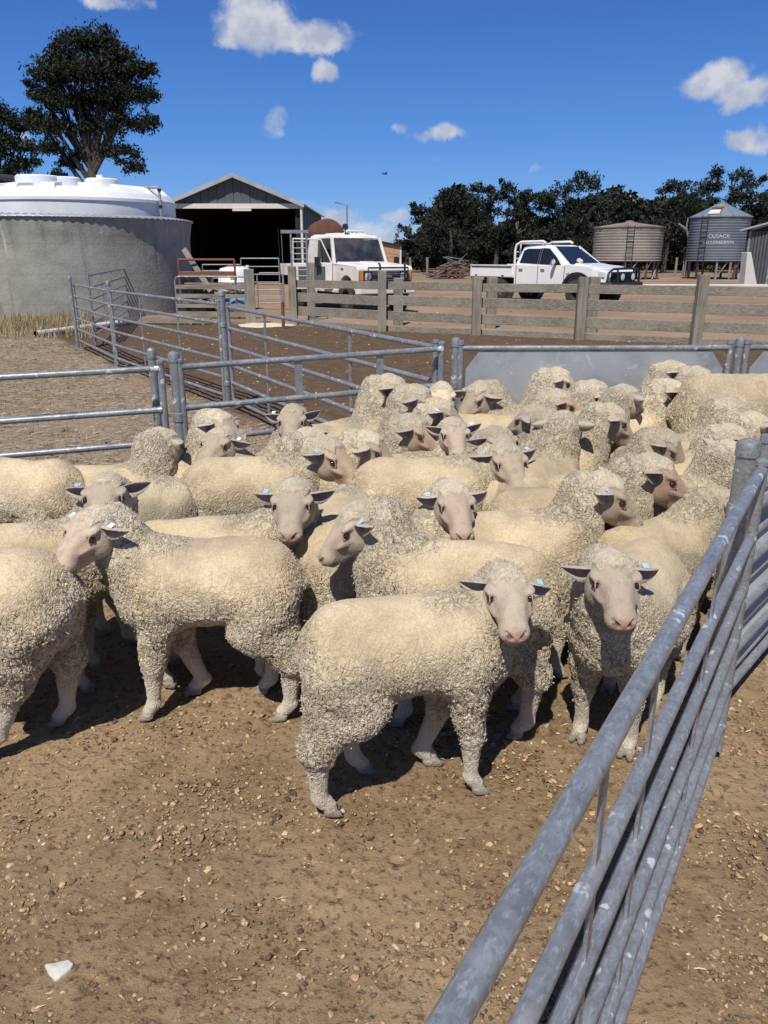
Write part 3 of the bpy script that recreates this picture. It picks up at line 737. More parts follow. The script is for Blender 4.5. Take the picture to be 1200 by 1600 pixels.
def ico(sub):
    bm = bmesh.new(); bmesh.ops.create_icosphere(bm, subdivisions=sub, radius=1.0)
    V = np.array([v.co[:] for v in bm.verts]); F = np.array([[v.index for v in f_.verts] for f_ in bm.faces]); bm.free(); return V, F
def in_strip(x, y):   # dry paddock strip on the left, outside the yards
    return ((x-.35)*.838+(y-4.7)*.547 < -.05) & (y > 4.75+(x-.35)*.60)
def build_gravel():
    rs = np.random.RandomState(3); Vs, Fs, Cs = [], [], []; o = 0
    pal = np.array([[.50, .33, .17], [.56, .41, .23], [.34, .20, .11], [.38, .30, .20], [.30, .19, .12], [.55, .44, .29], [.13, .09, .06], [.16, .11, .075]])
    for n, ylo, yhi, xw, rlo, rhi, sub in ((6200, .45, 2.6, .75, .0040, .0100, 2), (34000, .4, 3.4, .72, .0020, .0058, 1), (3800, 4.9, 16.5, .72, .006, .018, 1), (700, 17, 40, .6, .012, .035, 1)):
        V0, F0 = ico(sub)
        y = ylo*(yhi/ylo)**(rs.rand(n)**.72) if yhi < 4 else rs.uniform(ylo, yhi, n)
        x = rs.uniform(-1, 1, n)*(xw*y+.35)
        cl = np.sin(x*5.1+1.3*np.sin(y*4.3))*np.sin(y*6.2+x*2.0)
        keep = (cl > rs.uniform(-1.7, .6, n)); x, y = x[keep], y[keep]; n = len(x)
        r = rlo+(rhi-rlo)*rs.rand(n)**2.6; r = r*(1+.25*np.clip(y-1.5, 0, 2))
        sc = np.stack([rs.uniform(.8, 1.6, n), rs.uniform(.7, 1.15, n), rs.uniform(.40, .8, n)], 1)*r[:, None]
        a = rs.uniform(0, 6.28, n); V = V0[None]*sc[:, None]*(1+.62*(rs.rand(n, len(V0), 1)-.5))
        ca, sa = np.cos(a)[:, None], np.sin(a)[:, None]
        Vx = V[:, :, 0]*ca-V[:, :, 1]*sa; Vy = V[:, :, 0]*sa+V[:, :, 1]*ca
        tl = rs.uniform(-.5, .5, n)[:, None]; Vz = V[:, :, 2]+Vx*tl
        W = np.stack([Vx+x[:, None], Vy+y[:, None], Vz+(gnp(y)-r*.05)[:, None]], -1).reshape(-1, 3)
        F = (F0[None]+(np.arange(n)*len(V0))[:, None, None]).reshape(-1, 3)+o; o += len(W)
        c = pal[rs.choice(8, n, p=[.2, .14, .14, .12, .12, .06, .12, .10])]*rs.uniform(.66, 1.02, (n, 1))
        Vs.append(W); Fs.append(F); Cs.append(np.repeat(c, len(V0), 0))
    np_mesh('gravel', np.concatenate(Vs), np.concatenate(Fs), M['tone'], False, np.concatenate(Cs), kind='stuff')
build_gravel()
def build_blades(name, n, area, hgt, wid, tones, lean, seed, lie=False):
    rs = np.random.RandomState(seed); x, y = area(rs, n); n = len(x)
    a = rs.uniform(0, 6.28, n); L_ = rs.uniform(hgt[0], hgt[1], n); w_ = rs.uniform(wid[0], wid[1], n)
    ln = rs.uniform(0, lean, n) if not lie else rs.uniform(.97, 1.0, n)
    dx, dy = np.cos(a), np.sin(a); up = np.sqrt(np.clip(1-ln**2, .002, 1))
    g0 = gnp(y)+(.004 if lie else -.003)
    px, py = -dy*w_/2, dx*w_/2
    A_ = np.stack([x-px, y-py, g0], 1); B_ = np.stack([x+px, y+py, g0], 1)
    m1 = np.stack([x+dx*L_*ln*.45, y+dy*L_*ln*.45, g0+up*L_*.6+(0 if not lie else .002)], 1); e = np.stack([px*.7, py*.7, 0*px+(.002 if lie else 0)], 1)
    T_ = np.stack([x+dx*L_*ln, y+dy*L_*ln, g0+up*L_], 1)
    V = np.stack([A_, B_, m1+e, m1-e, T_+e*.3, T_-e*.3], 1).reshape(-1, 3); k = np.arange(n)[:, None]*6
    F = np.concatenate([k+np.array([[0, 1, 2, 3]]), k+np.array([[3, 2, 4, 5]])])
    t = np.array(tones)[rs.choice(len(tones), n)]*rs.uniform(.8, 1.2, (n, 1))
    np_mesh(name, V, F, M['tone'], False, np.repeat(t, 6, 0), kind='stuff')
def strip_area(rs, n):
    x = rs.uniform(-9, 0, n*3); y = rs.uniform(3.6, 15.5, n*3); cl = np.sin(x*2.3+2*np.sin(y*1.1))*np.sin(y*1.9+x)
    m_ = in_strip(x, y) & (x > -y*.62-.5) & (cl > rs.uniform(-1.4, .5, n*3)); return x[m_][:n], y[m_][:n]
def tank_area(rs, n):
    x = rs.uniform(-11.5, -4.6, n); y = rs.uniform(14.5, 21.0, n); m_ = (x < -4.4-(y-12)*.36); return x[m_], y[m_]
TN = [(.42, .33, .20), (.34, .26, .16), (.50, .41, .27), (.24, .19, .13), (.30, .27, .20)]
build_blades('dry_grass', 14000, strip_area, (.02, .075), (.002, .005), TN, .97, 4)
build_blades('grass_litter', 15000, strip_area, (.04, .14), (.002, .005), TN+[(.20, .18, .16)], 1, 6, lie=True)
build_blades('long_dry_grass', 9000, tank_area, (.08, .30), (.006, .014), [(.46, .36, .19), (.38, .28, .15), (.30, .23, .13), (.22, .20, .11)], .6, 5)
build_blades('straw_bits', 1100, lambda rs, n: ((lambda y: (rs.uniform(-1, 1, n)*(.7*y+.3), y))(rs.uniform(.5, 3.2, n))), (.006, .030), (.0008, .0022), [(.62, .52, .34), (.52, .42, .26), (.40, .32, .2)], 1, 8, lie=True)

def rock(px, py, size, m_, label, cat='stone', seed=1, flat=.5, ang=0.0):
    p = at_h(px, py, 0); V0, F0 = ico(3); rs = np.random.RandomState(seed)
    d = rs.randn(9, 3); d /= np.linalg.norm(d, axis=1)[:, None]; k = rs.uniform(.35, .75, 9)
    V = V0.copy()
    for q, kk in zip(d, k): s_ = V@q; V -= np.outer(np.clip(s_-kk, 0, 9), q)
    V *= np.array([size, size*.66, size*flat]); c, s_ = math.cos(ang), math.sin(ang); V = V@np.array([[c, s_, 0], [-s_, c, 0], [0, 0, 1]])
    o = np_mesh('stone', V, F0, m_, False, label=label, category=cat); o.location = (p.x, p.y, G(p.x, p.y)+size*flat*.35)
def slab_stone():
    p = at_h(92, 1519, 0); pts = [(-.036, .017), (-.010, .020), (.020, .019), (.033, .010), (.030, -.004), (.012, -.024), (.002, -.030), (-.020, -.008)]
    n = len(pts); vv = [(x, y, .012+.003*math.sin(x*90)) for x, y in pts]+[(x*1.08, y*1.08, -.004) for x, y in pts]+[(.0, -.002, .017)]
    ff = [(k, (k+1) % n, 2*n) for k in range(n)]+[(k, n+k, n+(k+1) % n, (k+1) % n) for k in range(n)]
    o = MB().add(vv, ff).build('stone', M['rock_pale'], None, bevel=.003, label='large flat whitish stone lying alone on the bare dirt in the bottom left corner', category='stone'); o.location = (p.x, p.y, 0); o.rotation_euler = (.06, -.05, .1)
slab_stone()
rock(68, 1320, .0085, M['rock_pale'], 'small white stone on the dirt near the left edge, above the flat whitish stone', seed=7)
rock(700, 1314, .016, simple('tan_stone', (.42, .28, .15), .85, var=.25, nscale=40), 'rounded tan stone on the open dirt left of the steel rails', seed=9, flat=.6)
rock(635, 1198, .0085, M['rock_pale'], 'little white lump on the dirt between the front sheep\'s legs and their shadow', seed=12)
rock(125, 1333, .013, simple('ochre_stone', (.45, .30, .14), .88, var=.3, nscale=40), 'crumbling ochre stone on the dirt right of the small white stone', seed=15, flat=.35)
rock(282, 1138, .013, simple('buff_stone', (.48, .34, .19), .85, var=.2, nscale=40), 'buff stone on the dirt below the legs of the sheep facing left', seed=18, flat=.55)

# ------------------------------------------------------------------ steel yard panels
def panel(label, A, B, heights, r=.0165, rtop=None, ends=(True, True), straps=(), strap_w=.034, g=None, group=None, cat='yard panel', endr=.018, mt=None, topcap=.045, z0=.04):
    "rails and end uprights between two ground points; straps are fractions along the panel"
    mt = mt or M['galv']; A = Vector((A[0], A[1], G(*A[:2]))); B = Vector((B[0], B[1], G(*B[:2])))
    t = thing('yard_panel', label, cat, A, math.atan2(B.y-A.y, B.x-A.x), group)
    L_ = (B-A).to_2d().length; dz = B.z-A.z; P_ = lambda u, h, off=0: (u*L_, off, h+dz*u)
    for i, h in enumerate(heights):
        rr = (rtop or r) if i == 0 else r
        rl = MB(); e0 = .0 if ends[0] else -.0; rl.tube([P_(0, h), P_(.5, h), P_(1, h)], rr, 12); rl.build('rail', mt, t, True)
    for k in (0, 1):
        if not ends[k]: continue
        top = heights[0]+topcap
        MB().tube([P_(k, z0), P_(k, top-.02), P_(k, top-.019), P_(k, top-.006), P_(k, top)], [endr, endr, endr*1.16, endr*1.16, endr*.6], 12).build('upright', mt, t, True)
        for h in heights:
            if abs(h-heights[0]) < .01 or True:
                w_ = MB(); u = .0 if k == 0 else 1.0; s_ = 1 if k == 0 else -1
                w_.tube([(u*L_+s_*endr*.7, 0, h+dz*u), (u*L_+s_*(endr+.012), 0, h+dz*u)], [r*1.22, r*1.04], 10, False); w_.build('weld', mt, t, True)
    for u in straps:
        w_ = MB(); w_.beam(P_(u, heights[-1]-.01, .0), P_(u, heights[0]-.012, .0), .006 if strap_w < .03 else .008, strap_w, (1, 0, 0)); w_.build('brace', mt, t)
    return t
def post(label, x, y, h, r, cat='fence post', group=None, cap=True, band=None, mt=None):
    g0 = G(x, y); t = thing('steel_post', label, cat, (x, y, g0), 0, group); mt = mt or M['galv']
    MB().tube([(0, 0, -.03), (0, 0, h*.5), (0, 0, h-.03)], r, 18).build('tube', mt, t, True)
    if cap: MB().lathe([(r*1.03, h-.045), (r*1.12, h-.043), (r*1.12, h-.006), (r*1.02, h+.002), (r*.5, h+.010), (0.0005, h+.012)], n=18).build('cap', M['galv_dull'], t, True)
    for z in band or ():
        MB().lathe([(r*1.0, z), (r*1.16, z+.003), (r*1.16, z+.045), (r*1.0, z+.048)], n=18).build('clamp', mt, t, True)
    return t
# right-hand panel, close to the camera
RA = Vector((.053, .466)); RB = Vector((1.107, 2.178)); rd = (RB-RA).normalized()
R0 = RA-rd*.62
panel('long round-railed steel panel slanting from the bottom edge up to the thick capped post', R0, RB, [1.0, .79, .62, .44, .28, .13], r=.0145, rtop=.0165, straps=[((Vector((.299, .851))-R0).length)/(RB-R0).length, ((Vector((.44, 1.10))-R0).length)/(RB-R0).length+.0, ((Vector((.755, 1.607))-R0).length)/(RB-R0).length], strap_w=.022, ends=(True, True), topcap=.035, endr=.0175)
q = at_h(1172, 700, 1.03)
PX = Vector((1.135, 2.335))
post('thick galvanised post with a round cap at the end of the near slanting rails', PX.x, PX.y, 1.045, .033, band=(.80, .25))
# sheeted panel beyond it
def sheeted(label, A, B, heights, sheet_z, mt=M['galv'], cham=.085, r=.0165, corr=False, name='sheeted_panel', group=None, endr=.018):
    A = Vector((A[0], A[1], G(*A[:2]))); B = Vector((B[0], B[1], G(*B[:2])))
    t = thing(name, label, 'sheeted panel', A, math.atan2(B.y-A.y, B.x-A.x), group); L_ = (B-A).to_2d().length
    for h in heights: MB().tube([(0, 0, h), (L_/2, 0, h), (L_, 0, h)], r, 12).build('rail', mt, t, True)
    for k in (0, 1):
        MB().tube([(k*L_, 0, .03), (k*L_, 0, heights[0]+.02), (k*L_, 0, heights[0]+.021), (k*L_, 0, heights[0]+.045)], [endr, endr, endr*1.15, endr*1.1], 12).build('upright', mt, t, True)
    z0, z1 = sheet_z; a, b = .03, L_-.03; c = cham
    if not corr:
        p = [(a, z0), (b, z0), (b, z1-c*1.35), (b-c, z1), (a+c, z1), (a, z1-c*1.35)]
        MB().prism(p, -.006, -.003).build('sheet', M['sheet'], t)
        for k in range(5):
            x = a+c+.05+(b-a-2*c-.1)*k/4
            MB().box((x, -.004, z1-.004), (.06, .010, .016)).build('weld', M['rust_red'] if k % 2 == 0 else M['galv_dull'], t)
    else:
        vv, ff = [], []; n = 46
        for i in range(n+1):
            z = z0+(z1-z0)*i/n; yy = .012+.010*math.sin(i*math.pi/2.3)
            vv += [(a, yy, z), (b, yy, z)]
        ff = [(2*i, 2*i+1, 2*i+3, 2*i+2) for i in range(n)]
        m_ = MB().add(vv, ff).build('sheet', M['sheet'], t, True); s_ = m_.modifiers.new('thick', 'SOLIDIFY'); s_.thickness = .003
    return t
SB0 = Vector((1.235, 2.43)); SB1 = SB0+Vector((.66, .75))*2.9
sheeted('ribbed sheet-clad panel running on beyond the thick capped post at the right edge', SB0, SB1, [1.0, .80, .60, .42, .26, .11], (.10, .98), corr=True)
# panels on the left and the pen behind
J0 = at_h(262, 575, 1.0); J1 = at_h(690, 545, 1.0); E1 = at_h(0, 590, 1.0); ed = (Vector((E1.x, E1.y))-Vector((J0.x, J0.y))).normalized()
J0v, J1v = Vector((J0.x, J0.y)), Vector((J1.x, J1.y))
ho6 = [1.0, .79, .62, .45, .29, .13]
panel('six-rail steel panel behind the heads, between the twin posts and the chained post', J0v+(J1v-J0v).normalized()*.06, J1v, ho6, straps=(.42, .74), strap_w=.040, ends=(True, True))
panel('steel panel at the left edge whose rails run up to the twin capped posts', J0v+ed*2.6, J0v+ed*.035, ho6, ends=(False, True))
panel('second steel panel close behind the left rails, hung on the leftmost twin post', J0v+ed*2.5+Vector((-.1, .22)), J0v+ed*.10+Vector((-.03, .10)), [.765, .10], ends=(False, False), group=None)
post('dark side of the twin capped posts, standing where the left panels meet', J0v.x+.03, J0v.y+.02, 1.07, .026, band=(.72, .45))
post('slimmer capped post left of the twin posts, behind the left rails', J0v.x-.105, J0v.y+.10, 1.075, .021, band=(.62,))
post('capped post at the left corner of the zinc sheet panel', J1v.x+.085, J1v.y+.03, 1.05, .025, band=(.76,))
# far pen
pA = at_h(127, 545, 0); pB = at_h(185, 575, 0); pC = at_h(352, 637, 0); pD = at_h(204, 492, 0); pG = at_h(366, 640, 0)
h6 = [1.02, .84, .67, .49, .31, .13]
panel('far steel panel between the corner post by the grass and the next round post', pA, pB, h6, straps=(.45,), strap_w=.03)
panel('far steel panel left of the tall round gate post, two thin braces', pB, pC, h6, straps=(.33, .68), strap_w=.03)
panel('far steel panel running back along the concrete tank from the corner post', pA+Vector((.14, .3, 0)), pD, [1.15, .96, .77, .58, .39, .18], straps=(.25, .5, .75), strap_w=.03)
panel('open steel gate swung from the tall round gate post to the chained post', pG, J1v-(J1v-Vector((pG.x, pG.y))).normalized()*.06, [1.0, .80, .62, .44, .27, .10], straps=(.26, .70), strap_w=.035, cat='gate')
post('corner post of the far pen beside the dry grass', pA.x-.05, pA.y, 1.14, .025, mt=M['galv'])
post('round post between the two far steel panels', pB.x-.03, pB.y+.03, 1.14, .028, band=(.9, .2))
post('tall round gate post in the far pen, with hinge plate', pC.x+.03, pC.y+.02, 1.14, .033, band=(.80, .22))
t = thing('gate_chain', 'short chain hanging round the end of the gate beside the chained post', 'chain', (J1v.x-.03, J1v.y-.03, G(*J1v)), 0)
for k in range(7):
    a = k/6; c_ = Vector((-.05+.09*a, -.01, .70-.16*math.sin(a*math.pi*.9)-.06*a)); Mx = Euler((0 if k % 2 else 1.4, .6, .5)).to_matrix()
    MB().tube([c_+Mx@Vector((.016*math.cos(u), .010*math.sin(u), 0)) for u in np.linspace(0, 2*math.pi, 9)], .0028, 6).build('chain_link', M['galv_dull'], t, True)
# zinc sheet panels across the back
S0 = J1v+Vector((.115, .02)); S1 = Vector((at_h(1133, 540, 1.0).x, J1v.y+.05)); S2 = S1+Vector((.10, .0)); S3 = S2+Vector((2.0, .1))
sheeted('wide dull zinc sheet panel with cut-off corners behind the back row of sheep', S0, S1, [1.0], (.12, .995))
sheeted('second zinc sheet panel, only its cut-off left corner seen at the right edge', S2, S3, [1.0], (.12, .995))
post('capped post between the two zinc sheet panels', (S1.x+S2.x)/2+.02, S1.y+.03, 1.045, .025, band=(.78,))

# ------------------------------------------------------------------ timber fence
def timber_fence():
    base = [at_h(460, 507, 0), at_h(597, 517, 0), at_h(743, 523, 0), at_h(903, 530, 0), at_h(1083, 538, 0)]
    d = base[4]-base[3]; base += [base[4]+d*1.05, base[4]+d*2.2]
    tops = [1.24, 1.18, 1.08, 1.09, 1.16, 1.10, 1.10]
    t = thing('timber_fence', 'old grey timber fence of thick boards crossing the yard before the two utes', 'fence', (base[0].x, base[0].y, G(0, base[0].y)))
    o = base[0]; rs = random.Random(3)
    for b, h in zip(base, tops):
        p = MB(); q = b-o; w_ = .17; tw = rs.uniform(-.01, .01)
        p.hexa([q+Vector((-w_/2, -.16, -.1)), q+Vector((w_/2, -.16, -.1)), q+Vector((w_/2, 0, -.1)), q+Vector((-w_/2, 0, -.1)),
                q+Vector((-w_/2+tw, -.15, h+rs.uniform(-.02, .02))), q+Vector((w_/2+tw, -.15, h+rs.uniform(-.02, .02))), q+Vector((w_/2+tw, -.01, h)), q+Vector((-w_/2+tw, -.01, h))])
        p.build('post', M['wood_post'], t, bevel=.008)
    for i in range(len(base)-1):
        a, b = base[i]-o, base[i+1]-o
        for z in (.885, .60, .30):
            j = [rs.uniform(-.015, .015) for _ in range(2)]
            u = (b-a).normalized()
            MB().beam(a+Vector((0, .045, z+j[0]-0))-u*.02, b+Vector((0, .045, z+j[1]))+u*.02, .06, (.155 if z > .8 else .18)+rs.uniform(-.01, .01)).build('board', M['wood'], t, bevel=.006)
        MB().beam(a+Vector((0, .05, .03)), b+Vector((0, .05, .03)), .06, .15).build('board', M['wood'], t, bevel=.006)
    for px, py, h in ((487, 496, 1.35), (622, 508, 1.05), (766, 513, 1.08), (922, 519, 1.12)):
        q = at_h(px, py, 0); tt = thing('timber_post', {487: 'tall grey timber post standing behind the fence in front of the old ute\'s open door', 622: 'grey timber post behind the fence below the old ute\'s right headlamp', 766: 'grey timber post behind the fence below the newer ute\'s tray', 922: 'grey timber post behind the fence below the newer ute\'s front wheel'}[px], 'timber post', (q.x, q.y, G(0, q.y)), .1, 'single timber posts behind the fence')
        MB().box((0, 0, h/2-.05), (.20, .18, h)).build('log', M['wood_post'], tt, bevel=.015)
timber_fence()
# ------------------------------------------------------------------ concrete tank and poly tank
def corrugated_lathe(mb, prof, c, n, a0=0, a1=2*math.pi): mb.lathe(prof, c, n, None, a0, a1)
def tanks():
    cx = at_y(95, 400, 23.6); C0 = Vector((cx.x*1.0, 23.6*1.0, 0.12)); 
    az = math.atan2(-497, 1202/math.cos(PITCH)); D = 23.9; C0 = Vector((D*math.sin(az), D*math.cos(az), .12)); Rr = 3.34
    t = thing('concrete_tank', 'squat round grey concrete water tank with pale streaks beside the dry grass', 'water tank', C0)
    MB().lathe([(Rr, -.1), (Rr, .8), (Rr, 1.6), (Rr, 1.80), (Rr+.01, 1.9), (Rr+.07, 2.28), (Rr+.07, 2.31), (Rr-.15, 2.33), (Rr-.18, .2)], n=96).build('wall', M['concrete'], t, True)
    rf = MB(); vv, ff = [], []; n = 220
    for k in range(n):
        a = 2*math.pi*k/n; w_ = .018*math.sin(k*math.pi/1.0*.5*2) if False else .016*(1 if k % 2 else -1)
        for r_, z in ((Rr+.12, 2.335+w_), (Rr, 2.36+w_), (Rr-.30, 2.40+w_)): vv.append((r_*math.cos(a), r_*math.sin(a), z))
    for k in range(n):
        k2 = (k+1) % n
        for j in (0, 1): ff.append((k*3+j, k2*3+j, k2*3+j+1, k*3+j+1))
    rf.add(vv, ff); o = rf.build('roof', M['shed_roof'], t, True); s_ = o.modifiers.new('thick', 'SOLIDIFY'); s_.thickness = .01
    # white poly tank standing on it
    az = math.atan2(-472, 1202/math.cos(PITCH)); P0 = Vector((24.1*math.sin(az), 24.1*math.cos(az), .12+2.02)); r_ = 2.62
    t = thing('poly_tank', 'large round white plastic water tank with moulded lid above the concrete tank', 'water tank', P0)
    MB().lathe([(r_, -1.9), (r_, 0), (r_, .05), (r_, .16), (r_+.03, .18), (r_+.03, .23), (r_, .25), (r_, .70), (r_+.035, .73), (r_+.035, .80), (r_, .83), (r_-.03, .90), (r_-.10, .96)], n=80).build('wall', M['poly'], t, True)
    MB().lathe([(r_-.10, .96), (r_-.32, 1.06), (r_*.6, 1.12), (r_*.3, 1.15), (.01, 1.16)], n=80).build('lid', M['poly'], t, True)
    for k in range(16):
        a = 2*math.pi*k/16+.1; Mx = Matrix.Rotation(a, 3, 'Z'); ri = r_-1.15
        p = [Mx@Vector(q) for q in ((r_-.10, -.20, .95), (r_-.10, .20, .95), (ri, .12, 1.08), (ri, -.12, 1.08), (r_-.28, -.17, 1.13), (r_-.28, .17, 1.13), (ri, .11, 1.22), (ri, -.11, 1.22))]
        MB().hexa(p).build('rib', M['poly'], t, bevel=.03)
    for a, d_, rr, h in ((-1.95, 1.25, .55, 1.34), (-1.45, .9, .40, 1.33), (-.75, 1.55, .42, 1.28)):
        MB().lathe([(rr, 1.0), (rr, h), (rr-.04, h+.03), (.01, h+.04)], (d_*math.cos(a), d_*math.sin(a), 0), 32).build('hatch', M['poly'], t, True)
    MB().lathe([(.10, 1.28), (.10, 1.40), (.01, 1.41)], (1.1, -1.05, 0), 16).build('cap', M['poly'], t, True)
    # overflow pipe on its right side
    a = -.35; q = Vector((math.cos(a), math.sin(a), 0))
    b = P0+q*(r_+.10); t2 = thing('overflow_pipe', 'thin dark overflow pipe bent over the right side of the white tank', 'pipe', b)
    MB().tube([-q*.45+Vector((0, 0, 1.12)), -q*.05+Vector((0, 0, 1.12)), Vector((0, 0, 1.05)), Vector((0, 0, .5)), Vector((0, 0, -.12))], .035, 10).build('pipe', M['galv_dull'], t2, True)
    for z in (1.02, .62, .25): MB().lathe([(.045, z), (.055, z+.01), (.055, z+.06), (.045, z+.07)], n=12).build('bracket', M['black'], t2)
    # dark roof behind the tanks at the left edge
    a_ = at_y(-70, 268, 31); b_ = at_y(50, 283, 31)
    t = thing('dark_lean_to', 'dark lean-to roof edge showing above the white tank at the left edge', 'shed', (a_.x, 31, .12))
    w_ = b_.x-a_.x
    MB().hexa([(0, 0, a_.z-.25), (w_, 0, b_.z-.2), (w_, 4, b_.z+.05), (0, 4, a_.z), (0, 0, a_.z-.12), (w_, 0, b_.z-.07), (w_, 4, b_.z+.2), (0, 4, a_.z+.15)]).build('roof', M['dark'], t)
    for x in (.2, 1.6): MB().box((x, .15, (a_.z-.4)/2), (.16, .16, a_.z-.4)).build('post', M['dark'], t)
tanks()
def pvc():
    a = at_h(56, 522, .06); b = at_h(124, 513, .06)
    t = thing('pvc_pipe', 'white plastic pipe lying in the dry grass left of the far pen corner', 'pipe', (0, 0, 0))
    d = (b-a).normalized(); e = b+d*1.6
    m_ = MB(); m_.tube([a, e], .062, 18, False); m_.build('tube', M['pvc'], t, True)
    m_ = MB(); m_.tube([a+d*.004, e], .052, 18, False); m_.build('bore', M['rust'], t, True)
pvc()
# ------------------------------------------------------------------ shed
def shed():
    Yf, Yb = 40.0, 53.0; g0 = .12
    L_ = at_y(263, 318, Yf); Rg = at_y(468, 320, Yf); pk = at_y(365, 275, Yf)
    xl, xr, ze, zp = L_.x, Rg.x, L_.z, pk.z; xm = pk.x
    t = thing('machinery_shed', 'open-fronted gabled shed, grey cladding in the gable and a black interior', 'shed', (xm, Yf, g0))
    T_ = lambda x, y, z: Vector((x-xm, y-Yf, z-g0))
    # gable of upright ribbed sheets
    n = 16
    for k in range(n):
        xa = xl+(xr-xl)*k/n; xb = xl+(xr-xl)*(k+1)/n
        za = ze+(zp-ze)*(1-abs(xa-xm)/(xr-xm)); zb = ze+(zp-ze)*(1-abs(xb-xm)/(xr-xm)); o = .03 if k % 2 else 0
        MB().hexa([T_(xa, Yf-o, ze-.02), T_(xb-.015, Yf-o, ze-.02), T_(xb-.015, Yf+.06, ze-.02), T_(xa, Yf+.06, ze-.02),
                   T_(xa, Yf-o, max(za-.04, ze)), T_(xb-.015, Yf-o, max(zb-.04, ze)), T_(xb-.015, Yf+.06, max(zb-.04, ze)), T_(xa, Yf+.06, max(za-.04, ze))]).build('cladding_sheet', M['shed'], t)
    for sx, xe in ((-1, xl), (1, xr)):
        e = xe+sx*.25; zz = ze-.25*(zp-ze)/(xr-xm)
        MB().hexa([T_(e, Yf-.35, zz), T_(xm, Yf-.35, zp), T_(xm, Yb, zp), T_(e, Yb, zz), T_(e, Yf-.35, zz+.07), T_(xm, Yf-.35, zp+.07), T_(xm, Yb, zp+.07), T_(e, Yb, zz+.07)]).build('roof', M['shed_roof'], t)
        MB().hexa([T_(e, Yf-.38, zz-.10), T_(xm, Yf-.38, zp-.09), T_(xm, Yf-.355, zp-.09), T_(e, Yf-.355, zz-.10), T_(e, Yf-.38, zz+.10), T_(xm, Yf-.38, zp+.11), T_(xm, Yf-.355, zp+.11), T_(e, Yf-.355, zz+.10)]).build('barge_board', M['shed_roof'], t)
    MB().box(T_((xl+xr)/2, Yf-.06, ze-.12), (xr-xl+.1, .2, .22)).build('beam', M['cream'], t)
    MB().box(T_(xm+.35, Yf-.22, ze-.30), (.9, .12, .10)).build('door_track', M['cream'], t)
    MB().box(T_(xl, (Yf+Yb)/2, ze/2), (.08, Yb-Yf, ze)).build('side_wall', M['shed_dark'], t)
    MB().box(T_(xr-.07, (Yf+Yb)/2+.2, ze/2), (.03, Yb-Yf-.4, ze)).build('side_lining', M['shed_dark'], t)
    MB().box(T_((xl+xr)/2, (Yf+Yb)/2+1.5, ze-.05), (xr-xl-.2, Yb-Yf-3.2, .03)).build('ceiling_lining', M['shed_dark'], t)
    ns = 18
    for k in range(ns):
        ya = Yf+(Yb-Yf)*k/ns; MB().box(T_(xr+(.02 if k % 2 else 0), ya+(Yb-Yf)/ns/2, (ze+g0)/2+.0), (.05, (Yb-Yf)/ns-.01, ze-g0-.04)).build('cladding_sheet', M['shed'], t)
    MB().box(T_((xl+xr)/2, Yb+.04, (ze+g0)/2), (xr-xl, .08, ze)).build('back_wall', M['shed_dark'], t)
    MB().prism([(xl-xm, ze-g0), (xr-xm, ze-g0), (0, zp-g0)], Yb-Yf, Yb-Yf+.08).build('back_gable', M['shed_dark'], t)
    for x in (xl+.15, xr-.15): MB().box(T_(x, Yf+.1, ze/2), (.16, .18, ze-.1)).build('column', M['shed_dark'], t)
    MB().tube([T_(xr+.10, Yf-.22, ze-.05), T_(xr+.10, Yf-.22, .3)], .06, 10).build('downpipe', M['old_white'], t, True)
shed()
# ------------------------------------------------------------------ clutter between the tank and the shed
def bar_gate(name, label, cat, pl, pr, z0, z1, rails, m_, r=.02, boards=(), bm_=None, arch=False):
    t = thing(name, label, cat, (pl.x, pl.y, G(0, pl.y)), math.atan2(pr.y-pl.y, pr.x-pl.x)); L_ = (pr-pl).to_2d().length
    c = .10 if arch else 0
    pts = [(0, 0, z0), (0, 0, z1-c)]+([(.03, 0, z1-.03), (c, 0, z1), (L_-c, 0, z1), (L_-.03, 0, z1-.03)] if arch else [(0, 0, z1), (L_, 0, z1)])+[(L_, 0, z1-c), (L_, 0, z0)]
    m2 = MB()
    if arch: m2.tube(pts, r, 8)
    else:
        m2.tube([(0, 0, z0), (0, 0, z1)], r, 8); m2.tube([(L_, 0, z0), (L_, 0, z1)], r, 8); m2.tube([(0, 0, z1), (L_, 0, z1)], r, 8)
    m2.build('frame', m_, t, True)
    for z in rails: MB().tube([(0, 0, z), (L_, 0, z)], r*.8, 8).build('rail', m_, t, True)
    for z, h in boards: MB().box((L_/2, -.03, z), (L_-.02, .03, h)).build('board', bm_, t)
    return t
a, b = at_h(278, 497, 0), at_h(386, 504, 0); b.y = a.y-.3
bar_gate('boarded_gate', 'metal framed gate with four grey timber boards standing before the red frame', 'gate', a, b, .02, .98, (), M['galv_dull'], .022, [(.74, .10), (.53, .10), (.30, .09), (.12, .10)], M['wood'], True)
a = at_y(281, 440, 20.4); b = at_y(368, 440, 20.4)
bar_gate('red_frame_gate', 'rust-red steel frame standing behind the boarded gate', 'gate', a, b, .2, 1.36, (1.06,), M['rust_red'], .028, [(1.02, .09)], M['rust_red'])
q = at_h(393, 507, 0); t = thing('gate_post', 'thick square grey timber post at the right end of the boarded gate', 'timber post', (q.x, q.y, G(0, q.y)), .15)
MB().box((0, 0, .56), (.22, .20, 1.24)).build('log', M['wood_post'], t, bevel=.012)
a, b = at_y(287, 389, 20.7), at_y(330, 455, 20.2)
t = thing('leaning_plank', 'grey plank leaning diagonally against the side of the concrete tank', 'plank', a); MB().beam((0, 0, 0), b-a, .14, .05, (0, -1, 0)).build('board', M['wood'], t, bevel=.01)
t = thing('plank_pile', 'weathered timber offcuts heaped behind the boarded gate', 'timber pile', at_h(330, 492, 0)); rs_ = random.Random(8)
